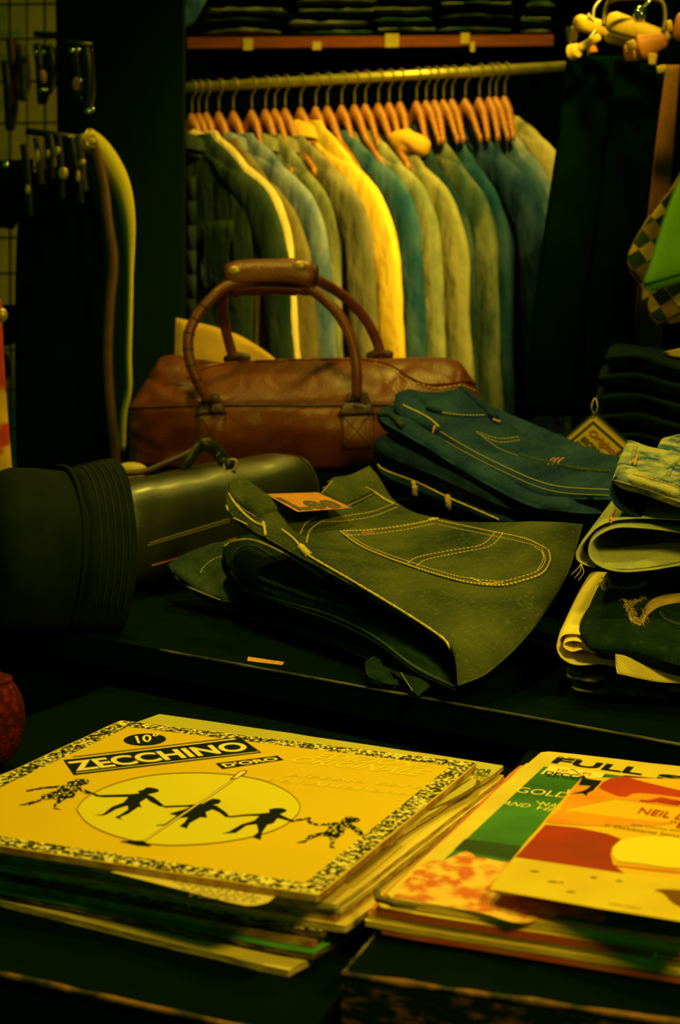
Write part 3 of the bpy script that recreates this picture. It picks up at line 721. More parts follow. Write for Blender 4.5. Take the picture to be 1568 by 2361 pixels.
for ins_, r in ((0, .0012), (9, .0007)):
    k = ins_
    stitch(mb, pb, [(784 + k*1.4, 1226 + k*.3), (840 + k, 1264 - k*.3), (940 + k*.6, 1303 - k*.7), (1040, 1334 - k*.9), (1106, 1347 - k), (1160, 1350 - k), (1205 - k*.4, 1340 - k), (1250 - k, 1322 - k*.6), (1268 - k*1.2, 1292), (1264 - k*1.6, 1268)], r, n=150)
    stitch(mb, pb, [(790, 1226 + k), (850, 1224 + k), (930, 1214 + k), (1004, 1199 + k)], r, n=60)
    stitch(mb, pb, [(1010, 1201 + k), (1120, 1224 + k), (1210, 1243 + k), (1262 - k, 1267)], r*.8, n=70)
for ln in ([(940, 1299), (965, 1285), (1040, 1270), (1105, 1259), (1132, 1240), (1142, 1225)], [(960, 1306), (985, 1291), (1060, 1275), (1125, 1262), (1150, 1243), (1160, 1228)]):
    stitch(mb, pb, ln, .0007, n=70)
stitch(mb, pb, [(1232, 1262), (1250, 1275), (1252, 1292), (1238, 1318)], .0006)
cord(mb, pb, [(776, 1222), (796, 1240), (806, 1250)], .0022, n=20, wob=.6); cord(mb, pb, [(985, 1200), (1010, 1197)], .0018, n=12, wob=.6)
cord(mb, pb, [(1085, 1334), (1120, 1346), (1160, 1344)], .0010, n=24, wob=.7)
mb.build('pocket_stitching', YEL, pk)
mb = MB(); applique(mb, pb, [(832, 1226), (862, 1224)], [(834, 1236), (864, 1233)], [(832, 1226), (834, 1236)], [(862, 1224), (864, 1233)], .0012, 8, 6); mb.build('pocket_tab', M('tab_black', (.02, .015, .008), (.3, .16, .04), 300, .7), pk)
mb = MB()                                   # yoke, centre seam, side seam
for k in (0, 11):
    stitch(mb, b, [(745, 1200 + k*.3), (800, 1190 + k), (860, 1180 + k), (905, 1163 + k), (918, 1166 + k*.4)], .0006, n=70)
stitch(mb, b, [(692, 1232), (704, 1208), (728, 1193)], .0009); stitch(mb, b, [(706, 1252), (716, 1222), (745, 1200)], .0009)
cord(mb, b, [(650, 1222), (680, 1246), (700, 1272), (722, 1288), (860, 1368), (985, 1446), (1034, 1486), (1044, 1530), (1050, 1574)], .0014, n=140, wob=.35)
cord(mb, b, [(528, 1138), (545, 1166), (580, 1200), (612, 1216)], .0016, n=60, wob=.35)
cord(mb, b, [(522, 1166), (534, 1190), (570, 1210)], .0010, n=30, wob=.3)
mb.build('seam_stitching', YEL, t)
mb = MB()
applique(mb, b, [(738, 1139), (752, 1120), (769, 1104)], [(800, 1170), (830, 1156), (864, 1138)], [(738, 1139), (768, 1156), (800, 1170)], [(769, 1104), (815, 1118), (864, 1138)], .005, 16, 16)
applique(mb, b, [(527, 1116), (545, 1107), (562, 1107)], [(590, 1196), (625, 1180), (672, 1178)], [(527, 1116), (535, 1150), (590, 1196)], [(562, 1107), (612, 1142), (672, 1178)], .004, 16, 16)
wb = mb.build('waistband', d_lee, t); wbb = BV(mb.v, mb.f)
mb = MB(); stitch(mb, wbb, [(742, 1139), (755, 1122), (768, 1108)], .0007); stitch(mb, wbb, [(802, 1166), (832, 1152), (860, 1138)], .0007)
stitch(mb, wbb, [(535, 1150), (560, 1172), (590, 1192)], .0006); mb.build('waistband_stitching', YEL, wb)
mb = MB(); cord(mb, b, [(842, 1126), (862, 1136), (885, 1152), (908, 1164)], .0015, off=.001, n=24, wob=.3); lo = mb.build('belt_loop', YEL, t, label='yellow edged belt loop')
mb = MB(); cord(mb, b, [(692, 1260), (704, 1273), (712, 1280)], .0040, off=.000, n=16, wob=.5); mb.build('belt_loop', YEL, t, label='frayed belt loop at the fold')
mb = MB(); cord(mb, b, [(607, 1206), (611, 1222), (613, 1236)], .0018, off=.001, n=12, wob=.3); mb.build('belt_loop', YEL, t)
# leather patch: a flat tilted card resting on the waist
q = [P(612, 1139, 1.835), P(732, 1135, 1.88), P(812, 1171, 1.835), P(686, 1180, 1.77)]
nn = (q[1] - q[0]).cross(q[3] - q[0]).normalized(); nn = -nn if nn.z < 0 else nn
g = [[bil(q, u/9, 1 - w/9) for u in range(10)] for w in range(10)]
v, f = slab(g, [i/9 for i in range(10)], [i/9 for i in range(10)], .0042, .0008, 60, 3, nn, 40)
pt = mesh('leather_patch', v, f, leather_tag, t, label='tan leather brand patch'); ptb = BV(v, f)
mb = MB(); vs, fs = glyphs('Lee', .03, 0)
qq = [(634, 1148), (752, 1145), (793, 1171), (690, 1177)]
pp = [hit(ptb, *bil([Vector(a) for a in qq], u, w), .0004) for u, w in vs]
if all(p is not None for p in pp): mb.add(pp, fs); mb.build('patch_lettering', M('ink_patch', (.07, .05, .012), rough=.6), pt, False)

# ---- dark blue pile behind, right of the duffel
GK = 'folded jeans in the dark blue pile'
t = base_of(.736, 'dark teal jeans with frayed belt loops at the bottom of the dark blue pile', [(1100, 1150, 2.0)], GK)
o, b = slab_px('folded_body', d_blued, [(866, 1072, 2.15), (960, 1050, 2.22), (1100, 1000, 2.34)], [(1330, 1236, 1.83), (1380, 1180, 1.93), (1430, 1120, 2.05)], [(866, 1072, 2.15), (890, 1098, 2.12), (1010, 1150, 2.03), (1170, 1208, 1.92), (1330, 1236, 1.83)], [(1100, 1000, 2.34), (1430, 1120, 2.05)], .030, t, wr=.003, seed=13)
mb = MB(); cord(mb, b, [(868, 1066), (886, 1084), (960, 1112), (1030, 1146), (1090, 1172), (1150, 1198)], .0013, n=90, wob=.4); mb.build('waist_seam', YEL, t, label='pale frayed waist seam')
for x, y in ((958, 1128), (1036, 1160)):
    mb = MB(); cord(mb, b, [(x - 4, y - 14), (x, y), (x + 2, y + 14)], .0036, off=.001, n=10, wob=.5); mb.build('belt_loop', FRAY, t)
t = base_of(.775, 'plain dark teal jeans third from the top of the dark blue pile', [(1100, 1100, 2.0)], GK)
slab_px('folded_body', d_blued, [(870, 1008, 2.16), (980, 970, 2.26), (1100, 955, 2.34)], [(1395, 1215, 1.77), (1425, 1150, 1.9), (1440, 1090, 2.0)], [(870, 1008, 2.16), (880, 1045, 2.13), (1010, 1100, 2.03), (1170, 1172, 1.92), (1300, 1205, 1.83), (1395, 1215, 1.77)], [(1100, 955, 2.34), (1440, 1090, 2.0)], .040, t, wr=.003, seed=15)
t = base_of(.80, 'dark teal jeans with rolled front edge, second from top of the dark blue pile', [(1100, 1060, 2.0)], GK)
o, b = slab_px('folded_body', d_blue, [(868, 950, 2.19), (900, 936, 2.22), (980, 945, 2.26), (1100, 930, 2.32)], [(1405, 1185, 1.755), (1430, 1130, 1.85), (1440, 1070, 1.94)], [(868, 950, 2.19), (885, 975, 2.165), (960, 1018, 2.085), (1100, 1105, 1.97), (1220, 1165, 1.875), (1300, 1180, 1.82), (1405, 1185, 1.755)], [(1100, 930, 2.32), (1440, 1070, 1.94)], .030, t, wr=.003, seed=17)
mb = MB(); cord(mb, b, [(872, 955), (905, 962), (930, 985)], .004, n=20, wob=.3); mb.build('hem', d_mid, t)
t = base_of(.83, 'faded teal jeans with belt loops and fell seams, topmost of the dark blue pile', [(1150, 1020, 2.0)], GK)
o, b = slab_px('folded_body', d_blue, [(912, 908, 2.20), (942, 899, 2.21), (1000, 906, 2.22), (1062, 897, 2.25), (1102, 918, 2.25)], [(1412, 1152, 1.74), (1440, 1104, 1.80), (1436, 1056, 1.87)], [(912, 908, 2.20), (914, 948, 2.17), (1010, 1006, 2.08), (1130, 1090, 1.975), (1230, 1138, 1.89), (1320, 1150, 1.82), (1412, 1152, 1.74)], [(1102, 918, 2.25), (1150, 968, 2.19), (1195, 1008, 2.13), (1285, 1042, 2.03), (1436, 1056, 1.87)], .026, t, 48, 60, wr=.0045, ws=18, seed=19)
mb = MB()
applique(mb, b, [(948, 908), (1000, 909), (1062, 901), (1094, 918)], [(1012, 956), (1060, 962), (1110, 962), (1140, 962)], [(948, 908), (975, 930), (1012, 956)], [(1094, 918), (1120, 940), (1140, 962)], .004, 20, 14)
wb = mb.build('waistband', d_blue, t); wbb = BV(mb.v, mb.f)
mb = MB(); stitch(mb, wbb, [(1016, 951), (1060, 957), (1118, 958)], .0009); cord(mb, b, [(930, 935), (985, 962), (1012, 984)], .0013, n=40, wob=.3); mb.build('waistband_stitching', YEL, wb)
for pth in ([(1062, 901), (1090, 925), (1120, 952), (1142, 972)], [(985, 945), (1003, 952), (1016, 956)]):
    mb = MB(); cord(mb, b, pth, .0042, off=.004, n=20, wob=.2); lo = mb.build('belt_loop', d_blue, t)
mb = MB(); cord(mb, b, [(1136, 972), (1152, 978)], .0014, off=.003, n=8, wob=.5); mb.build('bar_tack', TAN, t)
mb = MB(); cord(mb, b, [(1003, 984), (999, 1000)], .0014, off=.001, n=8); mb.build('bar_tack', TAN, t)
mb = MB()
for k, r in ((0, .0008), (13, .0006)):
    stitch(mb, b, [(1016, 996 + k), (1080, 1034 + k), (1150, 1070 + k), (1235, 1108 + k), (1300, 1124 + k), (1405, 1130 + k)], r, n=110)
stitch(mb, b, [(1100, 1000), (1150, 1020), (1200, 1016)], .0008); stitch(mb, b, [(1098, 996), (1150, 1012), (1198, 1008)], .0008); stitch(mb, b, [(1110, 1006), (1150, 1034), (1195, 1052)], .0006)
mb.build('seam_stitching', M('thread_sand', (.30, .29, .11), (.42, .34, .10), 200, .8), t)
mb = MB()
for x in (1264, 1274, 1285): cord(mb, b, [(x, 1072), (x + 6, 1062), (x + 16, 1056)], .0009, n=10)
mb.build('bar_tack', TAN, t, label='orange bar tack threads')
mb = MB(); cord(mb, b, [(1195, 1048), (1270, 1068), (1340, 1082), (1410, 1088)], .0034, off=-.0014, n=60, wob=.4); mb.build('fell_seam', d_mid, t, label='faded puckered seam')

# ---- right-hand pile at the frame edge
GM = 'folded trousers in the right edge pile'
def ribbon(px, d, ext, t, n=60, m=9, sag=0, seed=0, wr=.0012):
    """a folded sheet: profile traced at depth d, running back along ext, with real thickness"""
    q = smooth_pts(at(px, d), n); v = []; f = []
    nrm = []
    e = Vector(ext)
    for i in range(n):
        tg = (q[min(i+1, n-1)] - q[max(i-1, 0)]).normalized(); nrm.append(tg.cross(e).normalized())
    for s in (1, -1):
        for j in range(m):
            w = j/(m-1)
            for i in range(n):
                edge = min(1, .25 + w*6, .25 + (1-w)*6)
                p = q[i] + e*w + Vector((0, 0, -sag*sin(pi*w)))
                wv = wr*noise.noise(p*30 + Vector((seed, 0, 0)))*w
                v.append(p + nrm[i]*(s*t/2*edge + wv))
    k = n*m
    for j in range(m-1):
        for i in range(n-1):
            a = j*n + i; f.append([a, a+1, a+n+1, a+n]); f.append([k+a, k+a+n, k+a+n+1, k+a+1])
    for i in range(n-1):
        f.append([i, k+i, k+i+1, i+1]); a = (m-1)*n + i; f.append([a, a+1, k+a+1, k+a])
    for j in range(m-1):
        a = j*n; f.append([a, a+n, k+a+n, k+a]); a = j*n + n-1; f.append([a, k+a, k+a+n, a+n])
    return v, f
XB = (.05, .22, .004)
t = base_of(.646, 'dark patterned jeans at the very bottom of the right edge pile', [(1450, 1590, 1.5)], GM)
mesh('folded_body', *ribbon([(1700, 1608), (1450, 1580), (1345, 1562), (1322, 1572), (1320, 1586), (1345, 1594), (1450, 1605), (1700, 1640)], 1.515, XB, .006), camo, t)
t = base_of(.66, 'tan blotched dark jeans lying beneath the cream trousers in the right edge pile', [(1450, 1560, 1.5)], GM)
mesh('folded_body', *ribbon([(1700, 1575), (1450, 1548), (1340, 1533), (1314, 1540), (1308, 1556), (1326, 1566), (1450, 1580), (1700, 1610)], 1.505, XB, .006), camo, t)
t = base_of(.68, 'cream cotton trousers with rolled left fold in the right edge pile', [(1450, 1500, 1.5)], GM, 'folded_trousers', 'trousers')
v, f = ribbon([(1700, 1528), (1500, 1496), (1420, 1479), (1345, 1464), (1304, 1462), (1287, 1478), (1285, 1498), (1296, 1518), (1320, 1531), (1350, 1533), (1385, 1530), (1424, 1538), (1500, 1556), (1700, 1590)], 1.49, (.055, .21, .020), .0045, 90)
mesh('folded_body', v, f, cream_c, t)
v, f = ribbon([(1424, 1508), (1365, 1489), (1330, 1478), (1306, 1480), (1299, 1491), (1318, 1502), (1346, 1497), (1380, 1510), (1424, 1524)], 1.485, (.05, .20, .01), .004, 60)
mesh('inner_fold', v, f, cream_c, t)
g, U, V = coons(at([(1418, 1508), (1469, 1511), (1490, 1523), (1568, 1538), (1700, 1556)], 1.468), at([(1423, 1553), (1509, 1571), (1568, 1576), (1700, 1592)], 1.468), at([(1418, 1508), (1419, 1530), (1423, 1553)], 1.468), at([(1700, 1556), (1700, 1592)], 1.468), 30, 14)
mesh('hem', *slab(g, U, V, .006, .0015, 30, 4, Vector((0, -1, .3))), cream_c, t)
t = base_of(.71, 'near black jeans with frayed tan waist edge in the middle of the right edge pile', [(1450, 1420, 1.5)], GM)
o, b = slab_px('folded_body', d_dark, [(1400, 1322, 1.62), (1500, 1322, 1.60), (1700, 1330, 1.56)], [(1362, 1500, 1.475), (1380, 1497, 1.47), (1470, 1505, 1.46), (1568, 1535, 1.45), (1700, 1560, 1.44)], [(1400, 1322, 1.62), (1360, 1400, 1.55), (1338, 1460, 1.50), (1362, 1500, 1.475)], [(1700, 1330, 1.56), (1700, 1560, 1.44)], .026, t, wr=.003, seed=23)
mb = MB()
def fray(mb, bvh, px, core, n, ln, seed, m=0, spread=.003):
    rnd = random.Random(seed); p = trace(bvh, px, n, core*.6)
    if len(p) < 3: return
    mb.add(*tube(p, [core*(.7 + .6*rnd.random()) for _ in p], 7), m)
    for q in p:
        for _ in range(2):
            d = Vector((rnd.uniform(-1, 1), rnd.uniform(-1, .3), rnd.uniform(-.7, .9))).normalized()
            a = q + Vector((rnd.uniform(-1, 1), 0, rnd.uniform(-1, 1)))*core*.5
            mb.add(*tube(smooth_pts([a, a + d*ln*.5 + Vector((0, 0, .0006)), a + d*ln*.8 + Vector((rnd.uniform(-1, 1), 0, -1))*ln*.4], 5), [.00035, .0003, .0003, .00025, .00015], 4), m)
fray(mb, b, [(1392, 1330), (1386, 1346), (1394, 1362), (1406, 1352), (1402, 1334)], .0013, 34, .004, 1)
fray(mb, b, [(1394, 1336), (1392, 1352), (1400, 1360)], .0012, 18, .004, 2)
fray(mb, b, [(1406, 1354), (1440, 1357), (1472, 1354), (1490, 1344)], .0006, 40, .0035, 3)
fray(mb, b, [(1440, 1386), (1448, 1412), (1456, 1432), (1474, 1442), (1484, 1430), (1482, 1412)], .0016, 50, .006, 4)
fray(mb, b, [(1450, 1390), (1456, 1412), (1468, 1434), (1480, 1436)], .0014, 40, .006, 6)
fray(mb, b, [(1452, 1400), (1468, 1388), (1488, 1378)], .0010, 26, .005, 5)
fr = mb.build('frayed_edge', FRAY, t); mb = MB()
applique(mb, b, [(1484, 1404), (1500, 1388), (1525, 1378), (1568, 1372), (1630, 1372)], [(1486, 1428), (1504, 1410), (1526, 1398), (1568, 1390), (1630, 1390)], [(1484, 1404), (1486, 1428)], [(1630, 1372), (1630, 1390)], .004, 34, 10, p=5)
mb.build('waistband', M('faded_tan_band', (.46, .30, .05), (.34, .22, .05), 100, .9, .5, 300), t, label='tan inner waistband edge')
mb = MB(); cord(mb, b, [(1520, 1410), (1528, 1424), (1550, 1436), (1600, 1446)], .0016, n=30); mb.build('pocket_edge', d_mid, t)
t = base_of(.74, 'sage green jeans with open rounded fold, second from top of the right edge pile', [(1450, 1250, 1.5)], GM)
v, f = ribbon([(1700, 1208), (1560, 1198), (1450, 1196), (1384, 1212), (1340, 1256), (1328, 1280), (1338, 1298), (1372, 1309)], 1.49, (.075, .25, .018), .0035, 70)
mesh('folded_body', v, f, d_sage, t); b = BV(v, f)
v, f = ribbon([(1700, 1258), (1568, 1228), (1460, 1216), (1408, 1220), (1366, 1246), (1358, 1278), (1380, 1304), (1430, 1318), (1500, 1314), (1568, 1303), (1700, 1285)], 1.484, (.05, .2, .01), .0045, 90)
mesh('inner_fold', v, f, d_sage, t)
g, U, V = coons(at([(1372, 1262), (1430, 1262), (1568, 1250), (1700, 1250)], 1.53), at([(1405, 1312), (1480, 1310), (1568, 1296), (1700, 1280)], 1.487), pd([(1372, 1262, 1.53), (1380, 1292, 1.5), (1405, 1312, 1.487)]), pd([(1700, 1250, 1.53), (1700, 1280, 1.487)]), 30, 14)
mesh('lower_layer', *slab(g, U, V, .004, .0012, 30, 8, Vector((0, -.5, 1))), d_sage, t)
mb = MB(); cord(mb, b, [(1418, 1178), (1410, 1194), (1408, 1206)], .0011, n=12, wob=.6); mb.build('bar_tack', TAN, t)
mb = MB()
for k, (dx, dy) in enumerate(((-12, 34), (-4, 40), (-20, 26))):
    p0 = P(1340, 1300, 1.485); p1 = P(1340 + dx + 10, 1300 + dy*.5, 1.482); p2 = P(1336 + dx, 1300 + dy, 1.484)
    mb.add(*tube(smooth_pts([p0, p1, p2], 8), .0004, 5))
mb.build('loose_thread', YEL, t)
t = base_of(.80, 'light blue washed jeans with orange bar tacks, topmost of the right edge pile', [(1500, 1100, 1.5)], GM)
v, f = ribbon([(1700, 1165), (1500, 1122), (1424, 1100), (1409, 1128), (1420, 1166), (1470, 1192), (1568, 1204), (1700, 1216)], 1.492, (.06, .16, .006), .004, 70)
mesh('under_layer', v, f, d_blued, t, label='inner layer with its shade painted dark')  # shadow inside the fold put into the colour: dark denim on light jeans
o, b = slab_px('folded_body', d_light, [(1446, 1016, 1.64), (1500, 1034, 1.62), (1568, 1046, 1.60), (1700, 1070, 1.56)], [(1412, 1106, 1.492), (1500, 1132, 1.472), (1568, 1158, 1.455), (1700, 1200, 1.43)], [(1446, 1016, 1.64), (1428, 1058, 1.57), (1412, 1106, 1.492)], [(1700, 1070, 1.56), (1700, 1200, 1.43)], .012, t, 44, 30, wr=.003, ws=22, seed=29)
mb = MB(); applique(mb, b, [(1426, 1080), (1490, 1096), (1568, 1122), (1640, 1148)], [(1416, 1104), (1490, 1126), (1568, 1152), (1640, 1176)], [(1426, 1080), (1416, 1104)], [(1640, 1148), (1640, 1176)], .006, 30, 12, p=6); wbn = mb.build('waistband', d_light, t)
wbb = BV(mb.v, mb.f); mb = MB(); stitch(mb, wbb, [(1460, 1094), (1520, 1110), (1568, 1126)], .0007); mb.build('waistband_stitching', TAN, wbn)
for pth in ([(1443, 1082), (1436, 1100)], [(1468, 1056), (1462, 1076)]):
    mb = MB(); cord(mb, b, pth, .0012, off=.002, n=10, wob=.5); mb.build('bar_tack', TAN, t)
mb = MB(); cord(mb, b, [(1568, 1060), (1550, 1076), (1540, 1098)], .0020, off=.000, n=16, wob=.3); cord(mb, b, [(1466, 1028), (1462, 1044), (1460, 1072)], .0022, off=-.0006, n=16, wob=.3); mb.build('belt_loop', d_light, t)
g, U, V = coons(at([(1528, 1012), (1568, 1004), (1640, 1004)], 1.70), at([(1514, 1038), (1568, 1050), (1640, 1062)], 1.64), pd([(1528, 1012, 1.70), (1518, 1026, 1.67), (1514, 1038, 1.64)]), pd([(1640, 1004, 1.70), (1640, 1062, 1.64)]), 20, 14)
mesh('rear_waistband', *slab(g, U, V, .010, .002, 40, 3, Vector((0, -1, 1))), d_light, t)
# ---------------------------------------------------------------- brown leather duffel
duf = M('brown_leather', (.115, .018, .003), (.20, .052, .006), 13, .48, .35, 260, spec=.25, lo=.3, hi=.72, detail=6, rough2=.30)
duf_d = M('dark_brown_leather', (.03, .010, .004), (.06, .018, .005), 20, .5, .3, 300, spec=.4)
duf_h = M('handle_leather', (.15, .032, .007), (.23, .06, .012), 30, .4, .3, 300, spec=.5)
pipe = M('piping_leather', (.20, .035, .008), rough=.35, spec=.5)
bx_ = P(700, 1085, 2.40)
t = thing('duffel_bag', 'brown leather duffel bag with two rolled handles, behind the jeans', 'bag', (bx_.x, 2.50, .748))
DD = 2.42
rid = [(287, 962), (291, 925), (305, 898), (335, 848), (356, 819), (380, 815), (440, 825), (520, 831), (640, 828), (760, 825), (880, 825), (960, 822), (1030, 822), (1068, 830), (1098, 868), (1118, 912), (1128, 955)]
xs = [a for a, _ in rid]
def ridge(x):
    for i in range(len(rid)-1):
        if x <= rid[i+1][0]:
            s = (x - rid[i][0])/(rid[i+1][0] - rid[i][0]); s = s*s*(3 - 2*s)*.4 + s*.6
            return rid[i][1] + (rid[i+1][1] - rid[i][1])*s
    return rid[-1][1]
prof = [(.030, -1), (.006, -.97), (-.002, -.82), (-.010, -.6), (-.013, -.35), (-.008, -.14), (-.004, -.03), (.002, .0), (.001, .05), (.010, .24), (.028, .48), (.052, .72), (.080, .9), (.112, 1.0), (.146, .93), (.178, .76), (.205, .5), (.224, .2), (.232, -.1), (.235, -.5), (.228, -.9), (.20, -1)]
pp_ = smooth_pts([Vector((a, b, 0)) for a, b in prof], 64); prof = [(q.x, max(-1, min(1, q.y))) for q in pp_]
nu = 120; v = []; f = []
m_ = len(prof); zb = .7485; zs_ = 1.01 - (936 - 663)/3900*2.40
for i in range(nu):
    w = .5 - .5*cos(pi*i/(nu-1)); w = .55*i/(nu-1) + .45*w
    x = 287 + (1128 - 287)*w
    zr = PZ(x, ridge(x), .9); zr = P(x, ridge(x), 2.52).z
    en = max(0, 1 - abs(2*w - 1)**7); ys = .35 + .65*en**.5
    sag = .010*sin(w*9)*.5
    wx = P(x, 936, 2.42).x
    for k, (py, pz_) in enumerate(prof):
        zz = zs_ + (zs_ - zb)*pz_ if pz_ < 0 else zs_ + (zr - zs_)*pz_
        if pz_ < 0 and w < .06: zz = zz
        q = Vector((wx + (.012*(1-ys) if w < .5 else -.012*(1-ys))*(0 if abs(pz_) > .5 else 0), 2.405 + .112 + (py - .112)*ys, zz))
        lf = max(0, 1 - w/.22); rf = max(0, (w - .86)/.14)
        a = .0065 + .016*lf + .008*rf
        nn_ = noise.noise(q*11 + Vector((3, 1, 0)))*a + noise.noise(q*34)*a*.35
        cr_ = -(max(0, 1 - abs(noise.noise(Vector((q.x*9, q.y*6, q.z*14)) + Vector((7, 2, 5)))*2.2))**5)*(.0035 + .006*lf + .003*rf) - (max(0, 1 - abs(noise.noise(Vector((q.x*22, q.y*9, q.z*20))))*2.4)**6)*.0014
        if -.97 < pz_:
            q.y -= cr_*(1 if k < m_ * .5 else -1)*.8; q.z += cr_*(.9 if pz_ > .3 else .2)
        if -1 < pz_ <= .8:
            q.y += nn_*1.2 + (.016*lf*sin(pi*min(1, max(0, -pz_*1.1))) if pz_ < 0 else 0); q.z += nn_*.35*(1 if pz_ > -.9 else 0)
        v.append(q)
m = len(prof)
for i in range(nu-1):
    for k in range(m):
        k2 = (k+1) % m
        f.append([i*m + k, i*m + k2, (i+1)*m + k2, (i+1)*m + k])
f.append(list(range(m))); f.append([(nu-1)*m + k for k in range(m)][::-1])
mesh('body', v, f, duf, t); DB = BV(v, f)
mb = MB(); cord(mb, DB, [(432, 872), (462, 852), (520, 840), (640, 833), (760, 830), (850, 831), (905, 845), (945, 870), (985, 886), (1040, 884), (1080, 880), (1112, 902)], .0024, n=140); mb.build('zip_piping', pipe, t)
mb = MB(); stitch(mb, DB, [(960, 885), (1010, 897), (1060, 890), (1105, 905)], .0012, .004, .004); stitch(mb, DB, [(860, 838), (900, 850), (940, 880)], .0010, .004, .004); mb.build('zip_teeth', brass, t)
mb = MB(); cord(mb, DB, [(298, 942), (400, 938), (520, 934), (700, 936), (860, 933), (960, 938), (1060, 945)], .0022, n=120, wob=.3); mb.build('front_seam', duf_d, t)
mb = MB(); cord(mb, DB, [(420, 1074), (560, 1082), (700, 1085), (860, 1084), (1000, 1081)], .0026, n=90); mb.build('bottom_piping', pipe, t, label='reddish piping along the bottom')
for (pa, pb_) in (([(452, 952), (520, 948), (517, 1040), (455, 1036)], [(468, 916), (506, 914), (524, 956), (448, 960)]), ([(783, 955), (860, 950), (863, 1034), (786, 1038)], [(802, 910), (846, 907), (866, 958), (776, 962)])):
    mb = MB(); applique(mb, DB, [pa[0], pa[1]], [pa[3], pa[2]], [pa[0], pa[3]], [pa[1], pa[2]], .0028, 14, 14)
    pt = mb.build('handle_patch', duf_h, t); bb = BV(mb.v, mb.f); mb = MB()
    ii = [bil([Vector(a) for a in pa], u, w) for u, w in ((.1, .92), (.9, .92), (.9, .08), (.1, .08))]
    ii = [(q.x, q.y) for q in ii]
    for a, b in ((0, 1), (1, 2), (2, 3), (3, 0), (0, 2), (1, 3)): stitch(mb, bb, [ii[a], ii[b]], .0007, .003, .002, n=30)
    mb.build('patch_stitching', M('thread_brown', (.05, .018, .006), rough=.8), pt)
    mb = MB(); applique(mb, DB, [pb_[0], pb_[1]], [pb_[3], pb_[2]], [pb_[0], pb_[3]], [pb_[1], pb_[2]], .006, 14, 14, lift=.003); mb.build('handle_tab', duf_d, t, label='dark leather handle tab')
hf = [(480, 922, 2.395), (458, 884, 2.385), (438, 832, 2.38), (434, 780, 2.38), (450, 735, 2.385), (484, 692, 2.39), (522, 660, 2.40), (570, 650, 2.405), (630, 648, 2.41), (690, 655, 2.41), (738, 682, 2.41), (784, 730, 2.40), (811, 790, 2.395), (822, 850, 2.39), (823, 918, 2.395)]
hb = [(540, 830, 2.55), (524, 775, 2.54), (514, 722, 2.52), (516, 684, 2.48), (534, 642, 2.455), (600, 628, 2.445), (690, 632, 2.445), (732, 646, 2.455), (788, 680, 2.50), (835, 726, 2.53), (866, 780, 2.55), (880, 826, 2.56)]
for nm, hp in (('handle', hf), ('handle', hb)):
    q = smooth_pts(pd(hp), 90)
    rr = [.0078*(1 + .05*noise.noise(p*60)) for p in q]
    h = mesh(nm, *tube(q, rr, 12), duf_h, t)
    if hp is hf:
        mb = MB()
        for i in range(6, 28, 4): mb.add(*ring(q[i], .0080, .0008, (q[i+1] - q[i]).orthogonal(), (q[i+1] - q[i]).cross((q[i+1] - q[i]).orthogonal()), 16, 5))
        mb.build('handle_crease', duf_d, h)
for c, w in (((547, 830, 2.548), 30), ((876, 822, 2.558), 30)):
    a = P(c[0] - w, c[1] + 4, c[2]); b_ = P(c[0] + w, c[1], c[2])
    mesh('handle_tab', *tube(smooth_pts([a, a.lerp(b_, .5) + Vector((0, 0, .006)), b_], 16), [.004] + [.0075]*14 + [.004], 10), duf_d, t)
gp = smooth_pts(pd([(521, 648, 2.42), (560, 641, 2.42), (620, 638, 2.42), (690, 640, 2.42), (724, 646, 2.425)]), 30)
v, f = tube(gp, [.021] + [.0235]*28 + [.022], 24, True, (Vector((0, 1, 0)), .95))
gr = mesh('handle_grip', v, f, duf_d, t); gb = BV(v, f)
mb = MB(); applique(mb, gb, [(522, 612), (560, 603), (620, 601), (690, 600), (722, 608)], [(528, 654), (570, 652), (640, 650), (690, 656), (716, 664)], [(522, 612), (520, 635), (528, 654)], [(722, 608), (724, 640), (716, 664)], .004, 30, 16, lift=.0008)
fl = mb.build('grip_flap', duf_h, gr); fb_ = BV(mb.v, mb.f)
mb = MB(); applique(mb, gb, [(530, 664), (600, 660), (680, 664), (712, 672)], [(536, 684), (600, 680), (680, 686), (708, 692)], [(530, 664), (536, 684)], [(712, 672), (708, 692)], .003, 24, 8); mb.build('grip_lining', duf, gr)
for x, y in ((540, 625), (690, 614)):
    h = hit(fb_, x, y, .0005)
    if h: mesh('snap_button', *ball(h, .0095, 1, .35, .75, 10), brass, gr)

# ---------------------------------------------------------------- black leather bag lying in front of it
blk = M('black_leather', (.014, .018, .003), (.028, .032, .005), 14, .36, .35, 800, spec=.9, rough2=.28, lo=.3, hi=.7, coat=.5)
blk_d = M('black_strap', (.008, .010, .005), rough=.5, spec=.4)
cl = Vector((-.30, 1.985, .647)); cr = Vector((-.062, 2.262, .647)); ax = (cr - cl).normalized(); sd = Vector((ax.y, -ax.x, 0))
t = thing('leather_bag', 'glossy black leather barrel bag lying between the hat and the jeans', 'bag', (-.17, 2.09, .647))
v = []; f = []; nl, ns = 40, 40
for i in range(nl):
    w = i/(nl-1); ee = 1 - .22*abs(2*w - 1)**10
    c = cl.lerp(cr, w)
    for k in range(ns):
        a = 2*pi*k/ns - pi/2
        hx = .062*math.copysign(abs(cos(a))**.8, cos(a)); hz = .0715 + .0715*math.copysign(abs(sin(a))**.75, sin(a))
        q = c + sd*hx*ee + Vector((0, 0, (.0715 + (hz - .0715)*ee)*(.88 + .14*w)))
        dn = noise.noise(q*16)*.0035 + noise.noise(q*40)*.0012
        v.append(q + (sd*cos(a) + Vector((0, 0, max(0, sin(a)))))*dn)
for i in range(nl-1):
    for k in range(ns): f.append([i*ns + k, i*ns + (k+1) % ns, (i+1)*ns + (k+1) % ns, (i+1)*ns + k])
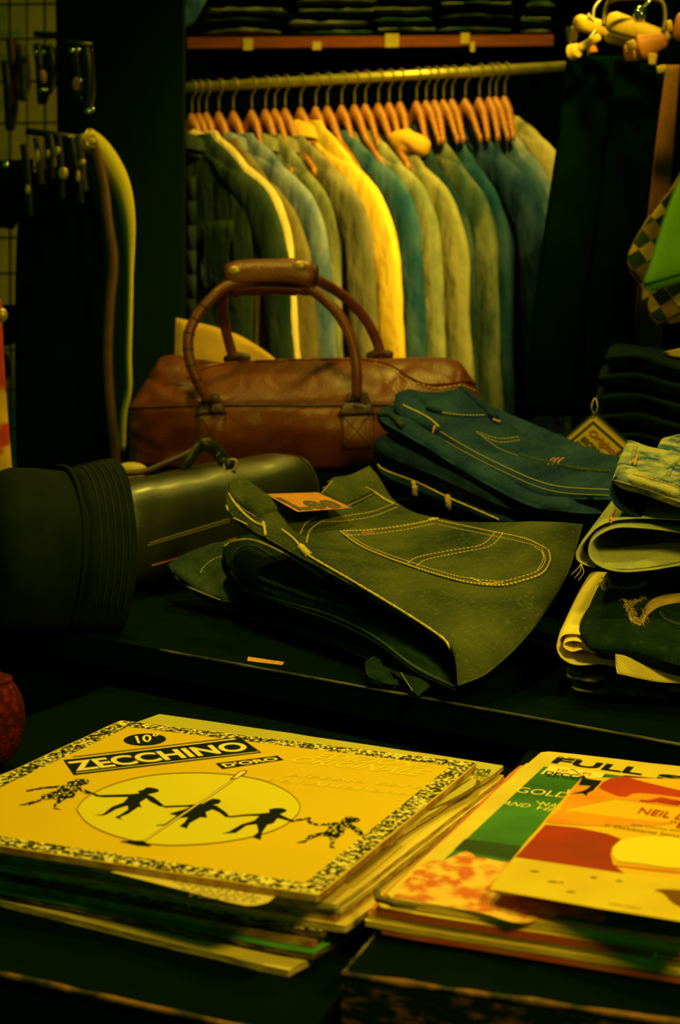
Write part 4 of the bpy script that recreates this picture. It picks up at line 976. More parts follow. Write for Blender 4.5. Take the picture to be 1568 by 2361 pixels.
f.append(list(range(ns))[::-1]); f.append([(nl-1)*ns + k for k in range(ns)])
mesh('body', v, f, blk, t); BB = BV(v, f)
rim = [v[(nl-2)*ns + k] + (v[(nl-2)*ns + k] - (cr + Vector((0, 0, .07)))).normalized()*.001 for k in range(ns)]
mesh('end_piping', *tube(rim + rim[:1], .0022, 7), blk_d, t)
mb = MB(); dashes(mb, [r - ax*.007 + (r - cr).normalized()*.001 for r in rim], .0008, .003, .002); mb.build('end_stitching', M('thread_olive', (.22, .18, .05), rough=.8), t)
mb = MB(); stitch(mb, BB, [(340, 1258), (430, 1232), (530, 1202)], .0009, n=50); stitch(mb, BB, [(345, 1252), (430, 1226), (530, 1196)], .0009, n=50); mb.build('side_stitching', M('thread_olive', (.22, .18, .05)), t)
mb = MB(); stitch(mb, BB, [(350, 1304), (430, 1280), (545, 1240)], .0010, n=60); mb.build('lower_stitching', TAN, t)
hp = smooth_pts(pd([(418, 1080, 2.13), (440, 1058, 2.13), (462, 1028, 2.14), (480, 1026, 2.14), (505, 1044, 2.15), (528, 1072, 2.16)]), 40)
mesh('carry_strap', *tube(hp, .0085, 10, True, (Vector((.8, -.6, 0)), .55)), blk_d, t)
hp2 = smooth_pts(pd([(268, 1092, 2.1), (330, 1088, 2.11), (380, 1068, 2.12), (430, 1046, 2.13), (460, 1028, 2.14)]), 30)
mesh('carry_strap', *tube(hp2, .0040, 8), duf_d, t, label='thin strap with brown edge')
c = hit(BB, 530, 1080, .004) or P(530, 1080, 2.15)
mesh('strap_ring', *ring(c, .0085, .0022, (1, 0, .2), (0, .6, .8)), M('dull_ring', (.20, .16, .03), rough=.45, metal=.5), t)
mesh('strap_tab', *tube(smooth_pts([P(500, 1046, 2.145), P(515, 1066, 2.15), c], 12), .007, 8, True, (Vector((.8, -.6, 0)), .5)), blk_d, t)

# ---------------------------------------------------------------- dark hat on the left
hatm = M('hat_twill', (.003, .008, .002), (.006, .012, .003), 30, .9, .3, 900, spec=.1)
ha = Vector((-.88, -.42, .10)).normalized(); hv = Vector((0, 0, 1)); hv = (hv - ha*hv.dot(ha)).normalized(); hs = ha.cross(hv).normalized()
hc = P(238, 1312, 1.86); hc.z = .712
t = thing('bucket_hat', 'dark olive bucket hat with stitched brim lying on its side at the left', 'hat', (hc.x - .06, hc.y - .02, .647))
def revolve(prof, n=56, wr=.002, seed=0):
    v = []; f = []
    for s, r in prof:
        for k in range(n):
            w = 2*pi*k/n
            q = hc + ha*s + (hv*cos(w) + hs*sin(w))*r
            q += ha*noise.noise(q*14 + Vector((seed, 0, 0)))*wr*2 + (hv*cos(w) + hs*sin(w))*noise.noise(q*18)*wr*1.5
            if q.z < .6475: q.z = .6475
            v.append(q)
    m = len(prof)
    for i in range(m-1):
        for k in range(n): f.append([i*n + k, i*n + (k+1) % n, (i+1)*n + (k+1) % n, (i+1)*n + k])
    return v, f
brim = [(.000, .1105), (.010, .1075), (.020, .1045), (.030, .1015), (.040, .0985), (.050, .0960), (.048, .0930), (.030, .0980), (.012, .1040), (.000, .1075), (.0, .1105)]
v, f = revolve(brim, wr=.0015); mesh('brim', v, f, hatm, t); hb_ = BV(v, f)
mb = MB()
for s in (.007, .014, .021, .028, .035):
    r = .1105 - .303*s
    pts = [hc + ha*s + (hv*cos(w) + hs*sin(w))*(r + .0008) for w in [pi*k/60 - pi*.62 for k in range(76)]]
    mb.add(*tube([p for p in pts if p.z > .65], .0005, 5))
mb.build('brim_stitching', M('hat_thread', (.014, .022, .008), rough=.9), t)
crown = [(.046, .0955), (.060, .0960), (.085, .0950), (.110, .0915), (.125, .0850), (.134, .070), (.138, .045), (.139, .02), (.139, .002)]
v, f = revolve(crown, wr=.003, seed=4); mesh('crown', v, f, hatm, t)
pts = [hc + ha*.052 + (hv*cos(w) + hs*sin(w))*.0985 for w in [2*pi*k/70 for k in range(71)]]
mesh('crown_band', *tube([p for p in pts if p.z > .655], .0028, 6), hatm, t)
# dark red knitted pouch on the trunk at the left edge
knit = M('red_knit', (.16, .012, .004), (.05, .004, .002), 130, .95, .9, 260, spec=.1, kind='voronoi', lo=.1, hi=.6)
c = PZ(-42, 1782, .602); c = Vector((c.x, c.y, .602))
v, f = ball((c.x, c.y + .01, .602 + .044), .044, .80, .85, 1.0, 24)
v = [Vector((p.x, p.y, max(p.z, .6015))) + Vector((noise.noise(p*40), noise.noise(p*41), 0))*.0015 for p in v]
t = thing('knitted_pouch', 'dark red knitted pouch at the left frame edge beside the tall record stack', 'pouch', (c.x, c.y + .01, .6015))
mesh('pouch_body', v, f, knit, t)
mb = MB()
for s in (.078,): mb.add(*ring((c.x, c.y + .01, .602 + s), .044*(1 - ((s-.044)/.044)**2)**.5*.84, .0014, (1, 0, 0), (0, 1, 0), 30, 6))
mb.build('knitted_rib', knit, t)
# ---------------------------------------------------------------- clothes rack under the shelf
wood = M('hanger_wood', (.27, .085, .009), (.40, .15, .016), 30, .45, spec=.4, stretch=(1, 6, 6))
shelf_wood = M('shelf_wood', (.34, .075, .014), (.24, .05, .010), 12, .5, stretch=(1, 12, 12))
RD = 3.15                                    # rail depth
ra, rb = P(395, 205, RD + .03), P(1330, 152, RD - .03)
t = thing('clothes_rail', 'olive brass clothes rail holding the row of jackets', 'rail', tuple((ra + rb)/2))
mesh('rail_tube', *tube([ra, rb], .0095, 14), M('rail_metal', (.50, .40, .07), (.36, .29, .05), 60, .40, metal=.6), t)
for p in (ra + Vector((.01, 0, 0)), rb - Vector((.01, 0, 0))):
    mesh('rail_bracket', *tube([p + Vector((0, 0, -.012)), p + Vector((0, .0, .03)), p + Vector((0, .06, .075))], .006, 8), blk_d, t)
def rail_at(x): return ra.lerp(rb, (x - 395)/(1330 - 395))
# hangers: one built, the rest copied with their parts
def make_hanger(label, group, HL=.12, dr=.135):
    t = thing('coat_hanger', label, 'hanger', (0, 0, 0), group)
    n = 41; v = []; f = []; s = 12
    for i in range(n):
        u = 2*i/(n-1) - 1; a = abs(u)
        x_ = a*HL; z = -.062 - (.9*x_ if x_ < .018 else .0162 + 1.5*(x_ - .018) if x_ < .045 else .0567 + .72*(x_ - .045))
        r = .0165 - .008*min(1, x_/.05)
        for k in range(s):
            w = 2*pi*k/s; v.append(Vector((u*HL, cos(w)*r*.6 - .015*a*a, z + sin(w)*r)))
    for i in range(n-1):
        for k in range(s): f.append([i*s + k, i*s + (k+1) % s, (i+1)*s + (k+1) % s, (i+1)*s + k])
    f.append(list(range(s))[::-1]); f.append([(n-1)*s + k for k in range(s)])
    mesh('hanger_bar', v, f, wood, t)
    hk = [Vector((0, 0, -.025)), Vector((0, 0, -.005)), Vector((.002, 0, .004))] + [Vector((.0125*cos(w), 0, .0125 + .0118*sin(w) - .002)) for w in [-pi/2 + .5 + k*.35 for k in range(11)]]
    mesh('hanger_hook', *tube(smooth_pts([Vector((0, 0, -.045)), Vector((0, 0, -.022)), Vector((.009, 0, -.012)), Vector((.0125, 0, .0)), Vector((.009, 0, .0095)), Vector((0, 0, .0125)), Vector((-.009, 0, .0095)), Vector((-.0125, 0, .001))], 30), .0017, 7), M('hook_wire', (.20, .16, .03), rough=.4, metal=.5), t)
    return t
def copy_thing(o, loc, rz, label=None, group=None):
    c = o.copy(); COL.objects.link(c); c.location = loc; c.rotation_euler = (0, 0, rz)
    if label: c['label'] = label
    if group: c['group'] = group
    for ch in o.children:
        d = ch.copy(); COL.objects.link(d); d.parent = c
        for g2 in ch.children:
            e = g2.copy(); COL.objects.link(e); e.parent = d
    return c
PHI = radians(51)
AD = Vector((cos(PHI), -sin(PHI), 0)); ND = Vector((-sin(PHI), -cos(PHI), 0))
HG = 'wooden hangers on the jacket rail'
h0 = make_hanger('wooden hanger on the rail holding one of the tightly packed jackets', HG)
JX = []
# jackets: neck pixel, shoulder pixel, colours, label
def jean_mat(n, c1, c2): return M('jacket_' + n, c1, c2, 20, .92, .9, 34, spec=.05, lo=.38, hi=.66, detail=5, stretch=(1, 1, .4), bdist=.010)
J = [
 ((446, 312), (626, 462), 'deep_olive', (.010, .024, .010), (.032, .052, .016), 'dark olive denim jacket, front facing out, at the left end of the rail', 1.0),
 ((462, 306), (638, 452), 'cream', (.66, .54, .10), (.5, .4, .08), 'cream jacket squeezed behind the leftmost dark jacket', 1.0),
 ((509, 322), (681, 500), 'brown_olive', (.10, .085, .020), (.17, .14, .03), 'thin brown olive jacket between the cream one and a grey blue one', .98),
 ((543, 311), (720, 448), 'slate', (.05, .10, .12), (.20, .24, .16), 'slate grey blue jacket, fourth from the left', 1.0),
 ((618, 313), (747, 440), 'olive', (.06, .075, .02), (.20, .21, .06), 'muted olive jacket with dark sleeve, fifth from the left', .85),
 ((664, 316), (824, 446), 'khaki', (.10, .10, .03), (.22, .20, .06), 'khaki jacket directly left of the bright yellow one', .97),
 ((700, 282), (880, 458), 'yellow', (.74, .50, .03), (.62, .40, .02), 'bright yellow jacket in the middle of the rail', 1.02),
 ((762, 305), (933, 432), 'petrol', (.010, .055, .075), (.06, .12, .10), 'petrol denim jacket directly right of the bright yellow one', 1.0),
 ((825, 305), (981, 438), 'green', (.13, .16, .05), (.30, .30, .09), 'grey green jacket, second to the right of the bright yellow one', 1.0),
 ((880, 308), (1042, 458), 'lime', (.20, .21, .05), (.29, .27, .07), 'pale lime jacket left of the mustard padded collar', 1.0),
 ((930, 292), (1062, 476), 'ink', (.006, .022, .016), (.03, .055, .035), 'ink dark jacket behind the pale lime one', .95),
 ((968, 296), (1112, 450), 'moss', (.03, .06, .025), (.14, .16, .05), 'moss green jacket with light shoulder right of the ink dark one', .95),
 ((1010, 292), (1142, 448), 'teal', (.006, .04, .05), (.03, .08, .075), 'thin teal jacket left of the large navy one', .92),
 ((1050, 288), (1225, 426), 'navy', (.008, .030, .05), (.035, .075, .085), 'large navy denim jacket near the right end of the rail', 1.03),
 ((1112, 278), (1242, 430), 'steel', (.02, .055, .06), (.07, .12, .10), 'steel blue jacket directly right of the large navy one', .9),
 ((1135, 280), (1256, 398), 'fog', (.08, .13, .12), (.26, .28, .14), 'fog grey jacket, second from the right end of the rail', .85),
 ((1170, 272), (1280, 340), 'straw', (.40, .36, .09), (.30, .28, .07), 'straw coloured jacket at the right end of the rail', .8),
]
def jacket(i, nk, sh, mname, c1, c2, label, sc):
    d0 = RD + .0 + .004*i
    N0 = P(nk[0], nk[1], d0)
    # arm vector from the traced shoulder: horizontal reach fixes the angle
    SH = P(sh[0], sh[1], d0 - .165*sc)
    arm = Vector((SH.x - N0.x, SH.y - N0.y, 0)); L = arm.length; A = arm.normalized(); Nn = Vector((A.y, -A.x, 0))
    if Nn.x > 0: Nn = -Nn
    drop = N0.z - SH.z
    c1 = (c1[0], c1[1]*.92, min(.8, c1[2]*1.9)); c2 = (c2[0], c2[1]*.92, min(.8, c2[2]*1.9))
    m = jean_mat(mname, c1, c2)
    t = thing('jacket', label, 'jacket', (N0.x, N0.y, N0.z - .66), 'jackets on the rail')
    secs = [(0, .26, .016), (.10, .32, .018), (.25, .50, .022), (.45, .68, .026), (.68, .84, .028), (.88, .94, .028), (1.05, .97, .028), (1.5, .95, .028), (2.6, .94, .027), (4, .93, .027), (5.6, .94, .028)]
    v = []; f = []; ns = 28
    rows = []
    for k in range(len(secs)-1):
        for q in range(4): rows.append(tuple(secs[k][j] + (secs[k+1][j] - secs[k][j])*q/4 for j in range(3)))
    rows.append(secs[-1])
    for (zf, wf, th) in rows:
        z = -zf*drop if zf <= 1 else -drop - (zf - 1)*.105
        for k in range(ns):
            a = 2*pi*k/ns; ca, sa = cos(a), sin(a)
            x = math.copysign(abs(ca)**.7, ca)*wf*L*.86; y = math.copysign(abs(sa)**.8, sa)*th*.5
            q = N0 + A*x + Nn*y + Vector((0, 0, z))
            q += Nn*(noise.noise(Vector((x*18 + i*9, z*3, i)))*.011*min(1, zf))
            v.append(q)
    m_ = len(rows)
    for r in range(m_-1):
        for k in range(ns): f.append([r*ns + k, r*ns + (k+1) % ns, (r+1)*ns + (k+1) % ns, (r+1)*ns + k])
    f.append(list(range(ns))); f.append([(m_-1)*ns + k for k in range(ns)][::-1])
    mesh('jacket_body', v, f, m, t)
    for s in (1, -1):
        def sp(u, r, dz=0, o=0): return N0 + A*(s*L*u) + Vector((0, 0, -drop*min(u, 1.0) - r + dz)) + Nn*o
        pth = [sp(.24, .010), sp(.42, .016), sp(.62, .024), sp(.80, .033, -.004), sp(.93, .040, -.014), sp(1.02, .040, -.05), sp(1.08, .04, -.11, .003), sp(1.15, .04, -.23, .005), sp(1.24, .04, -.39, .005), sp(1.30, .04, -.55, .005)]
        q = smooth_pts(pth, 44); n = len(q)
        v = []; f = []; ns2 = 18
        for r in range(n):
            w = r/(n-1); tg = (q[min(r+1, n-1)] - q[max(r-1, 0)]).normalized()
            u1 = (tg.cross(Nn)).normalized(); ra_ = min(.012 + w*.135, .045 - .012*w)*(.75 + .25*sc); rb_ = .0145
            ra_ *= min(1, .5 + w*5)
            for k in range(ns2):
                a = 2*pi*k/ns2
                fold = 1 + .16*noise.noise(Vector((cos(a)*1.6 + i*5, sin(a)*1.6, w*7 + s))) + .07*noise.noise(Vector((cos(a)*3 + i*3, sin(a)*3, w*22 + s)))
                v.append(q[r] + u1*(cos(a)*ra_*fold) + Nn*(sin(a)*rb_*fold))
        for r in range(n-1):
            for k in range(ns2): f.append([r*ns2 + k, r*ns2 + (k+1) % ns2, (r+1)*ns2 + (k+1) % ns2, (r+1)*ns2 + k])
        f.append(list(range(ns2))); f.append([(n-1)*ns2 + k for k in range(ns2)][::-1])
        sl = mesh('sleeve', v, f, m, t)
    # collar: a standing band round the neck opening
    v = []; f = []; nc = 26
    for lv, (dz, rr, th) in enumerate(((-.034, 1.2, .022), (-.006, .9, .017), (.006, .80, .015), (.002, .98, .021), (-.022, 1.35, .028))):
        for k in range(nc):
            a = 2*pi*k/nc; v.append(N0 + A*(cos(a)*.046*rr) + Nn*(sin(a)*th) + Vector((0, 0, dz - .012*abs(cos(a)))))
    for lv in range(4):
        for k in range(nc): f.append([lv*nc + k, lv*nc + (k+1) % nc, (lv+1)*nc + (k+1) % nc, (lv+1)*nc + k])
    mesh('collar', v, f, m, t)
    if i == 0:                               # the one whose front shows: placket, pocket
        for w, nm in (((.0, .03), 'front_placket'),):
            mb = MB(); c0 = N0 + Nn*.020
            for k in range(12):
                z0 = -.10 - k*.045
                mb.add(*box(c0 + Vector((0, 0, z0)) + A*.02, .028, .004, .045, math.atan2(A.y, A.x)))
            mb.build(nm, m, t)
        g = [[N0 + Nn*.021 + A*(.055 + .10*u/7) + Vector((0, 0, -.16 - .12*w_/7)) for u in range(8)] for w_ in range(8)]
        mesh('chest_pocket', *slab(g, [k/7 for k in range(8)], [k/7 for k in range(8)], .004, .001, 40, 2, Nn), m, t)
    return N0, A
LASTN = []
for i, (nk, sh, mn, c1, c2, lab, sc) in enumerate(J):
    N0, A = jacket(i, nk, sh, mn, c1, c2, lab, sc); LASTN.append((nk[0], N0, A))
# a mustard padded garment whose collar shows over the lime jacket
t = thing('padded_vest', 'mustard padded collar showing above the lime jacket', 'vest', tuple(P(955, 420, 3.12)), None)
c = P(948, 326, 3.10)
v, f = ball(c, .029, 1.05, .6, .85, 18); v = [p + (p - c)*(.55*noise.noise(p*38)) + Vector((0, 0, -.25*(p.x - c.x))) for p in v]
must = M('mustard_padding', (.70, .36, .02), (.58, .28, .015), 20, .8, .2, 200)
mesh('collar', v, f, must, t)
v, f = tube(smooth_pts([c + Vector((-.005, .02, .0)), c + Vector((-.008, .03, -.05)), c + Vector((-.01, .04, -.15)), c + Vector((-.01, .04, -.35))], 24), [.014, .018, .020] + [.020]*21, 12); mesh('vest_body', v, f, must, t)
# hangers along the rail
random.seed(11)
hx = [(n[0], n[2]) for n in LASTN] + [(x, None) for x in (480, 586, 640, 735, 795, 850, 905, 990, 1030, 1080, 1150)]
hs0 = make_hanger('small', HG, .055, .085)
first = True
for k, (x, A) in enumerate(sorted(hx, key=lambda q: q[0])):
    p = rail_at(x - 2); rz = -PHI + random.uniform(-.10, .10) if A is None else math.atan2(A.y, A.x)
    if k == 0: h0.location = p; h0.rotation_euler = (0, 0, rz)
    elif A is None or x > 915:
        if first: hs0.location = p; hs0.rotation_euler = (0, 0, rz); first = False
        else: copy_thing(hs0, p, rz)
    else: copy_thing(h0, p, rz)
ones = 'first second third fourth fifth sixth seventh eighth ninth tenth eleventh twelfth thirteenth fourteenth fifteenth sixteenth seventeenth eighteenth nineteenth'.split()
def ordinal(n): return ones[n-1] if n < 20 else 'twentieth' if n == 20 else 'twenty-' + ones[n-21] if n < 30 else 'thirtieth'
hs = sorted([o for o in bpy.data.objects if o.name.startswith('coat_hanger')], key=lambda o: o.location.x)
for k, o in enumerate(hs): o['label'] = 'orange wooden hanger on the brass rail, ' + ordinal(k + 1) + ' from the left'

# ---- shelf above with stacks of folded jeans
sa, sb = P(432, 106, 3.30), P(1215, 88, 3.22)
sz = (sa.z + sb.z)/2
dirs = Vector((sb.x - sa.x, sb.y - sa.y)).normalized(); nrs = Vector((-dirs.y, dirs.x))
s0 = Vector((sa.x, sa.y)) - dirs*.0; s1 = Vector((sb.x, sb.y)) + dirs*.05
t = thing('wall_shelf', 'dark shelf with reddish brown wooden front edge above the jackets', 'shelf', (s0.x, s0.y, sz))
mesh('shelf_board', *prism([s0 + nrs*.02, s1 + nrs*.02, s1 + nrs*.42, s0 + nrs*.42], sz - .010, sz + .010), black_paint, t, False)
mesh('front_edge', *prism([s0, s1, s1 + nrs*.02, s0 + nrs*.02], sz - .009, sz + .011), shelf_wood, t, False, label='reddish brown wooden edge strip')
for k in (.05, .95):
    q = s0.lerp(s1, k); mesh('shelf_bracket', *prism([q + nrs*.06 - dirs*.008, q + nrs*.06 + dirs*.008, q + nrs*.42 + dirs*.008, q + nrs*.42 - dirs*.008], sz - .05, sz - .010), black_paint, t, False)
lab_m = M('price_card', (.75, .55, .08), (.6, .42, .05), 120, .6)
names = ['first price card from the left on the shelf edge', 'second price card from the left on the shelf edge', 'large price card in the middle of the shelf edge', 'price card near the right end of the shelf edge', 'small card hanging low at the right end of the shelf edge']
for k, (x, y, w, h) in enumerate(((565, 98, 22, 26), (714, 104, 20, 18), (875, 95, 32, 30), (1030, 93, 20, 24), (1046, 112, 10, 22))):
    kx = (x - 432)/(1215 - 432); q = s0.lerp(s1, kx) - nrs*.0015
    pz0 = PZ(x, y, sz); cz = P(x, y, q.y).z
    ww, hh = w*3.26/3900/2, h*3.26/3900/2
    cc = Vector((q.x, q.y, P(x, y, 3.26).z))
    t3 = box(cc, ww*2, .002, hh*2, math.atan2(dirs.y, dirs.x)); o = mesh('price_card', *t3, lab_m, None, False); tag(o, names[k], 'card', 'price cards on the shelf edge')
shm = [jean_mat('shelf_grey', (.06, .075, .05), (.16, .17, .08)), jean_mat('shelf_teal', (.01, .05, .06), (.06, .10, .08)), jean_mat('shelf_dark', (.006, .02, .014), (.03, .05, .03)), jean_mat('shelf_light', (.12, .16, .12), (.26, .27, .13))]
def stack_item(x0, x1, yb, hpx, dep, mat, label, sd_):
    kx = (x0 - 432)/(1215 - 432)
    a = s0.lerp(s1, (x0 - 432)/783); b = s0.lerp(s1, (x1 - 432)/783)
    z = sz + .012 + yb; th = hpx
    g, U, V = coons([Vector((*(a + nrs*dep), z + th/2)), Vector((*(b + nrs*dep), z + th/2))], [Vector((*(a + nrs*.02), z + th/2)), Vector((*(a.lerp(b, .5) + nrs*.008), z + th/2 + .003*sin(sd_))), Vector((*(b + nrs*.025), z + th/2))], [Vector((*(a + nrs*dep), z + th/2)), Vector((*(a + nrs*.02), z + th/2))], [Vector((*(b + nrs*dep), z + th/2)), Vector((*(b + nrs*.025), z + th/2))], 22, 16)
    v, f = slab(g, U, V, th*1.1, .009, 24, sd_, p=3, split=.5)
    tt = thing('folded_jeans', label, 'jeans', (*(a.lerp(b, .5) + nrs*.1), z), 'folded jeans on the wall shelf')
    mesh('folded_body', v, f, mat, tt)
    c0, c1 = a + nrs*.012, b + nrs*.018
    if sd_ % 3 == 0: mesh('fold_seam', *tube([Vector((*(c0.lerp(c1, .04 + .92*k/14)), z + th*.62 + .003*noise.noise(Vector((k*.6, sd_, 0))))) for k in range(15)], .0016, 6), shm[3], tt)
stacks = [((462, 636), [('grey', 0, .022), ('dark', .022, .020), ('grey', .042, .018)], 'far left'), ((655, 830), [('teal', 0, .020), ('light', .020, .018), ('dark', .038, .02), ('grey', .058, .02), ('teal', .078, .018)], 'second from left'), ((836, 968), [('dark', 0, .022), ('teal', .022, .02), ('grey', .042, .022), ('teal', .064, .02)], 'middle'), ((978, 1136), [('teal', 0, .024), ('dark', .024, .024), ('dark', .048, .02), ('grey', .068, .022)], 'second from right'), ((1146, 1212), [('grey', 0, .018), ('teal', .018, .022), ('dark', .04, .03)], 'far right')]
idx = {'grey': 0, 'teal': 1, 'dark': 2, 'light': 3}
pos = ['bottom of the', 'second layer in the', 'third layer in the', 'fourth layer in the', 'top of the']
q_ = 0
for (x0, x1), its, nm in stacks:
    for k, (c_, z_, h_) in enumerate(its):
        q_ += 1; j = random.uniform(-11, 11)
        stack_item(x0 + j, x1 + j, z_, h_, .26, shm[idx[c_]], {'grey': 'grey', 'teal': 'teal', 'dark': 'dark', 'light': 'pale'}[c_] + ' folded jeans, ' + pos[k] + ' ' + nm + ' stack on the shelf', q_)
# blue garment hanging at the left end of the shelf
g, U, V = coons(at([(440, -60), (500, -60)], 3.02), at([(418, 66), (446, 52)], 3.02), at([(440, -60), (424, 20), (418, 66)], 3.02), at([(500, -60), (476, 0), (446, 52)], 3.02), 14, 20)
o = mesh('hanging_sleeve', *slab(g, U, V, .02, .003, 30, 2, Vector((0, -1, 0))), M('blue_cloth', (.015, .08, .30), (.05, .14, .35), 14, .9), None); tag(o, 'blue cloth sleeve hanging down at the top beside the black pillar', 'clothing')
# ---------------------------------------------------------------- left side: wire grid, belts, dark coats
grid_m = M('grid_wire', (.02, .025, .010), rough=.6, spec=.1)
gd = 3.66
mb = MB()
t = thing('wire_grid', 'dark wire grid panel on the cream wall at the left', 'grid', tuple(P(60, 900, gd)))
i = 0
for x in (-60, -18, 22, 62, 103, 140):
    mesh('grid_bar', *tube([P(x, -80, gd), P(x + 3, 1250, gd)], .0022 if i % 2 else .0032, 6), grid_m, t); i += 1
for y in (-30, 12, 92, 190, 286, 390, 470, 550, 632, 720, 808, 900, 990, 1085):
    mesh('grid_bar', *tube([P(-70, y, gd - .004), P(150, y - 4, gd - .004)], .0026, 6), grid_m, t)
black_cloth = M('black_cloth', (.0008, .004, .0008), (.001, .0055, .001), 20, .95, spec=0)
def hang(name, label, cat, d, left, right, t_=.05, mat=None, wr=.006, group=None, parts=None, up=Vector((0, -1, 0)), nu=26, nv=44):
    L = at(left, d); R = at(right, d)
    g, U, V = coons([L[0], R[0]], [L[-1], R[-1]], L, R, nu, nv)
    v, f = slab(g, U, V, t_, wr, 14, len(label), up)
    o = mesh(name, v, f, mat or black_cloth); tag(o, label, cat, group); return o, BV(v, f)
hang('hanging_coat', 'long black coat hanging beside the black pillar at the left', 'coat', 2.92, [(62, 400), (40, 520), (34, 800), (40, 1140)], [(205, 372), (238, 500), (252, 800), (262, 1140)], .05)
hang('hanging_coat', 'black coat hanging on the grid near the left frame edge below the wire hooks', 'coat', 3.2, [(-60, 372), (-60, 440), (-60, 520)], [(78, 366), (70, 440), (30, 528)], .04)
hang('hanging_bag', 'small black bag hanging on the grid near the left frame edge', 'bag', 3.0, [(8, 702), (5, 760), (8, 800)], [(34, 702), (40, 760), (34, 790)], .03)
hang('hanging_bag', 'dark pouch hanging low beside the floral cloth at the left', 'bag', 3.0, [(2, 815), (-2, 850), (8, 880)], [(14, 812), (22, 850), (14, 875)], .02)
flor = M('floral_cloth', (.60, .05, .008), (.78, .44, .03), 26, .8, lo=.46, hi=.54, detail=2)
hang('floral_cloth', 'red and yellow floral cloth hanging at the left frame edge', 'cloth', 2.3, [(-90, 690), (-90, 900), (-80, 1100)], [(2, 690), (12, 880), (29, 1100)], .02, flor)
# belts
def ribbon_strip(pts, w, th, ax0, ax1=None):  # flat strap: width axis turns from ax0 to ax1
    q = smooth_pts(pts, 60); v = []; f = []
    for i, p in enumerate(q):
        s = i/59; ww = w(s) if callable(w) else w
        a = Vector(ax0).lerp(Vector(ax1 or ax0), min(1, s*2.1))
        tg = (q[min(i+1, 59)] - q[max(i-1, 0)]).normalized(); a = (a - tg*a.dot(tg)).normalized(); n = tg.cross(a)
        v += [p + a*ww/2 + n*th/2, p + a*ww/2 - n*th/2, p - a*ww/2 - n*th/2, p - a*ww/2 + n*th/2]
    for i in range(59):
        for k in range(4): f.append([i*4 + k, i*4 + (k+1) % 4, (i+1)*4 + (k+1) % 4, (i+1)*4 + k])
    f.append([0, 1, 2, 3]); f.append([59*4 + k for k in range(4)][::-1])
    return v, f
GB = 'belts hanging on the left'
bd_ = 2.84
web = M('yellow_webbing', (.80, .62, .03), (.68, .52, .025), 200, .8, .3, 500)
t = thing('belt', 'wide yellow webbing belt arching over and hanging down before the black pillar', 'belt', tuple(P(295, 900, bd_)), GB)
mesh('strap', *ribbon_strip(pd([(196, 316, 2.86), (225, 338, 2.85), (255, 378, 2.84), (280, 430, 2.83), (295, 500, 2.825), (299, 580, 2.83), (298, 700, 2.83), (295, 820, 2.83), (296, 900, 2.83), (284, 960, 2.84), (281, 1040, 2.84)]), lambda s: .036, .003, (.85, .0, .52), (.36, -.93, 0)), web, t)
mesh('buckle', *ring(P(188, 320, 2.855), .018, .0026, (.6, 0, .8), (0, .9, .3), 18, 6), brass, t)
mesh('strap_tip', *tube(smooth_pts(pd([(158, 320, 2.85), (176, 322, 2.85), (196, 316, 2.85)]), 12), .006, 8), web, t)
bbm = M('brown_belt', (.10, .045, .008), (.14, .06, .012), 60, .6)
t = thing('belt', 'narrow brown leather belt hanging down left of the yellow webbing one', 'belt', tuple(P(262, 1070, bd_)), GB)
mesh('strap', *ribbon_strip(pd([(215, 330, 2.83), (238, 420, 2.825), (248, 500, 2.82), (262, 600, 2.82), (254, 700, 2.82), (249, 800, 2.82), (252, 900, 2.82), (262, 1000, 2.82), (268, 1090, 2.82)]), .016, .003, (.96, -.25, 0)), bbm, t)
mesh('buckle', *ring(P(212, 326, 2.83), .010, .0020, (1, 0, 0), (0, .3, 1), 16, 6), brass, t)
dk = M('dark_belt', (.006, .008, .004), (.012, .012, .006), 40, .5, spec=.3)
ol = M('olive_belt', (.10, .08, .012), (.05, .04, .008), 60, .6)
rd = M('rust_belt', (.09, .022, .006), (.05, .014, .005), 60, .6)
random.seed(7)
# short belts and bracelets bunched on the hooks
bunch = [(22, 90, 26, 250, rd, 'rust red strap hanging on the grid at the top left', 3.35), (46, 100, 52, 232, ol, 'olive strap hanging right of the rust red one at the top left', 3.34), (10, 140, 22, 300, dk, 'black strap crossing the rust red one at the top left', 3.33),
         (84, 100, 96, 240, dk, 'black studded strap under the upper hooks, leftmost with double studs', 3.30), (112, 104, 110, 215, dk, 'black studded strap with an amber tab under the upper hooks', 3.29), (140, 104, 136, 200, dk, 'black studded strap with one lower stud under the upper hooks', 3.28), (170, 106, 178, 230, dk, 'black studded strap with twin studs furthest right under the upper hooks', 2.80), (196, 110, 200, 262, dk, 'long black strap with dull buckle against the pillar', 2.79)]
studs = {3: [(83, 121), (97, 208), (106, 208)], 4: [(100, 122)], 5: [(136, 115), (139, 178)], 6: [(166, 117), (180, 115), (185, 186)], 7: [(203, 256), (212, 253)]}
for k, (x0, y0, x1, y1, m, lab, d) in enumerate(bunch):
    t = thing('strap_belt', lab, 'belt', tuple(P(x1, y1, d)), GB)
    w = 18*d/3900
    mesh('strap', *ribbon_strip([P(x0, y0, d), P(x0 + 6, y0 + (y1-y0)*.4, d - .012), P(x1, y1, d), P(x1 + 12, y1 - (y1-y0)*.35, d + .015), P(x0 + 10, y0 + 4, d + .01)], w, .003, (.95, -.3, 0)), m, t)
    for sx, sy in studs.get(k, []):
        mesh('stud', *ball(P(sx, sy, d - .022), .0042, 1, .6, 1, 8), chrome, t)
    if k == 4: mesh('amber_tab', *ball(P(98, 178, d - .02), .011, .7, .4, 1.3, 10), M('amber', (.40, .17, .02), rough=.5), t)
    if k == 6: mesh('amber_tab', *ball(P(176, 194, d - .02), .010, .7, .4, 1.1, 10), MATS['amber'], t)
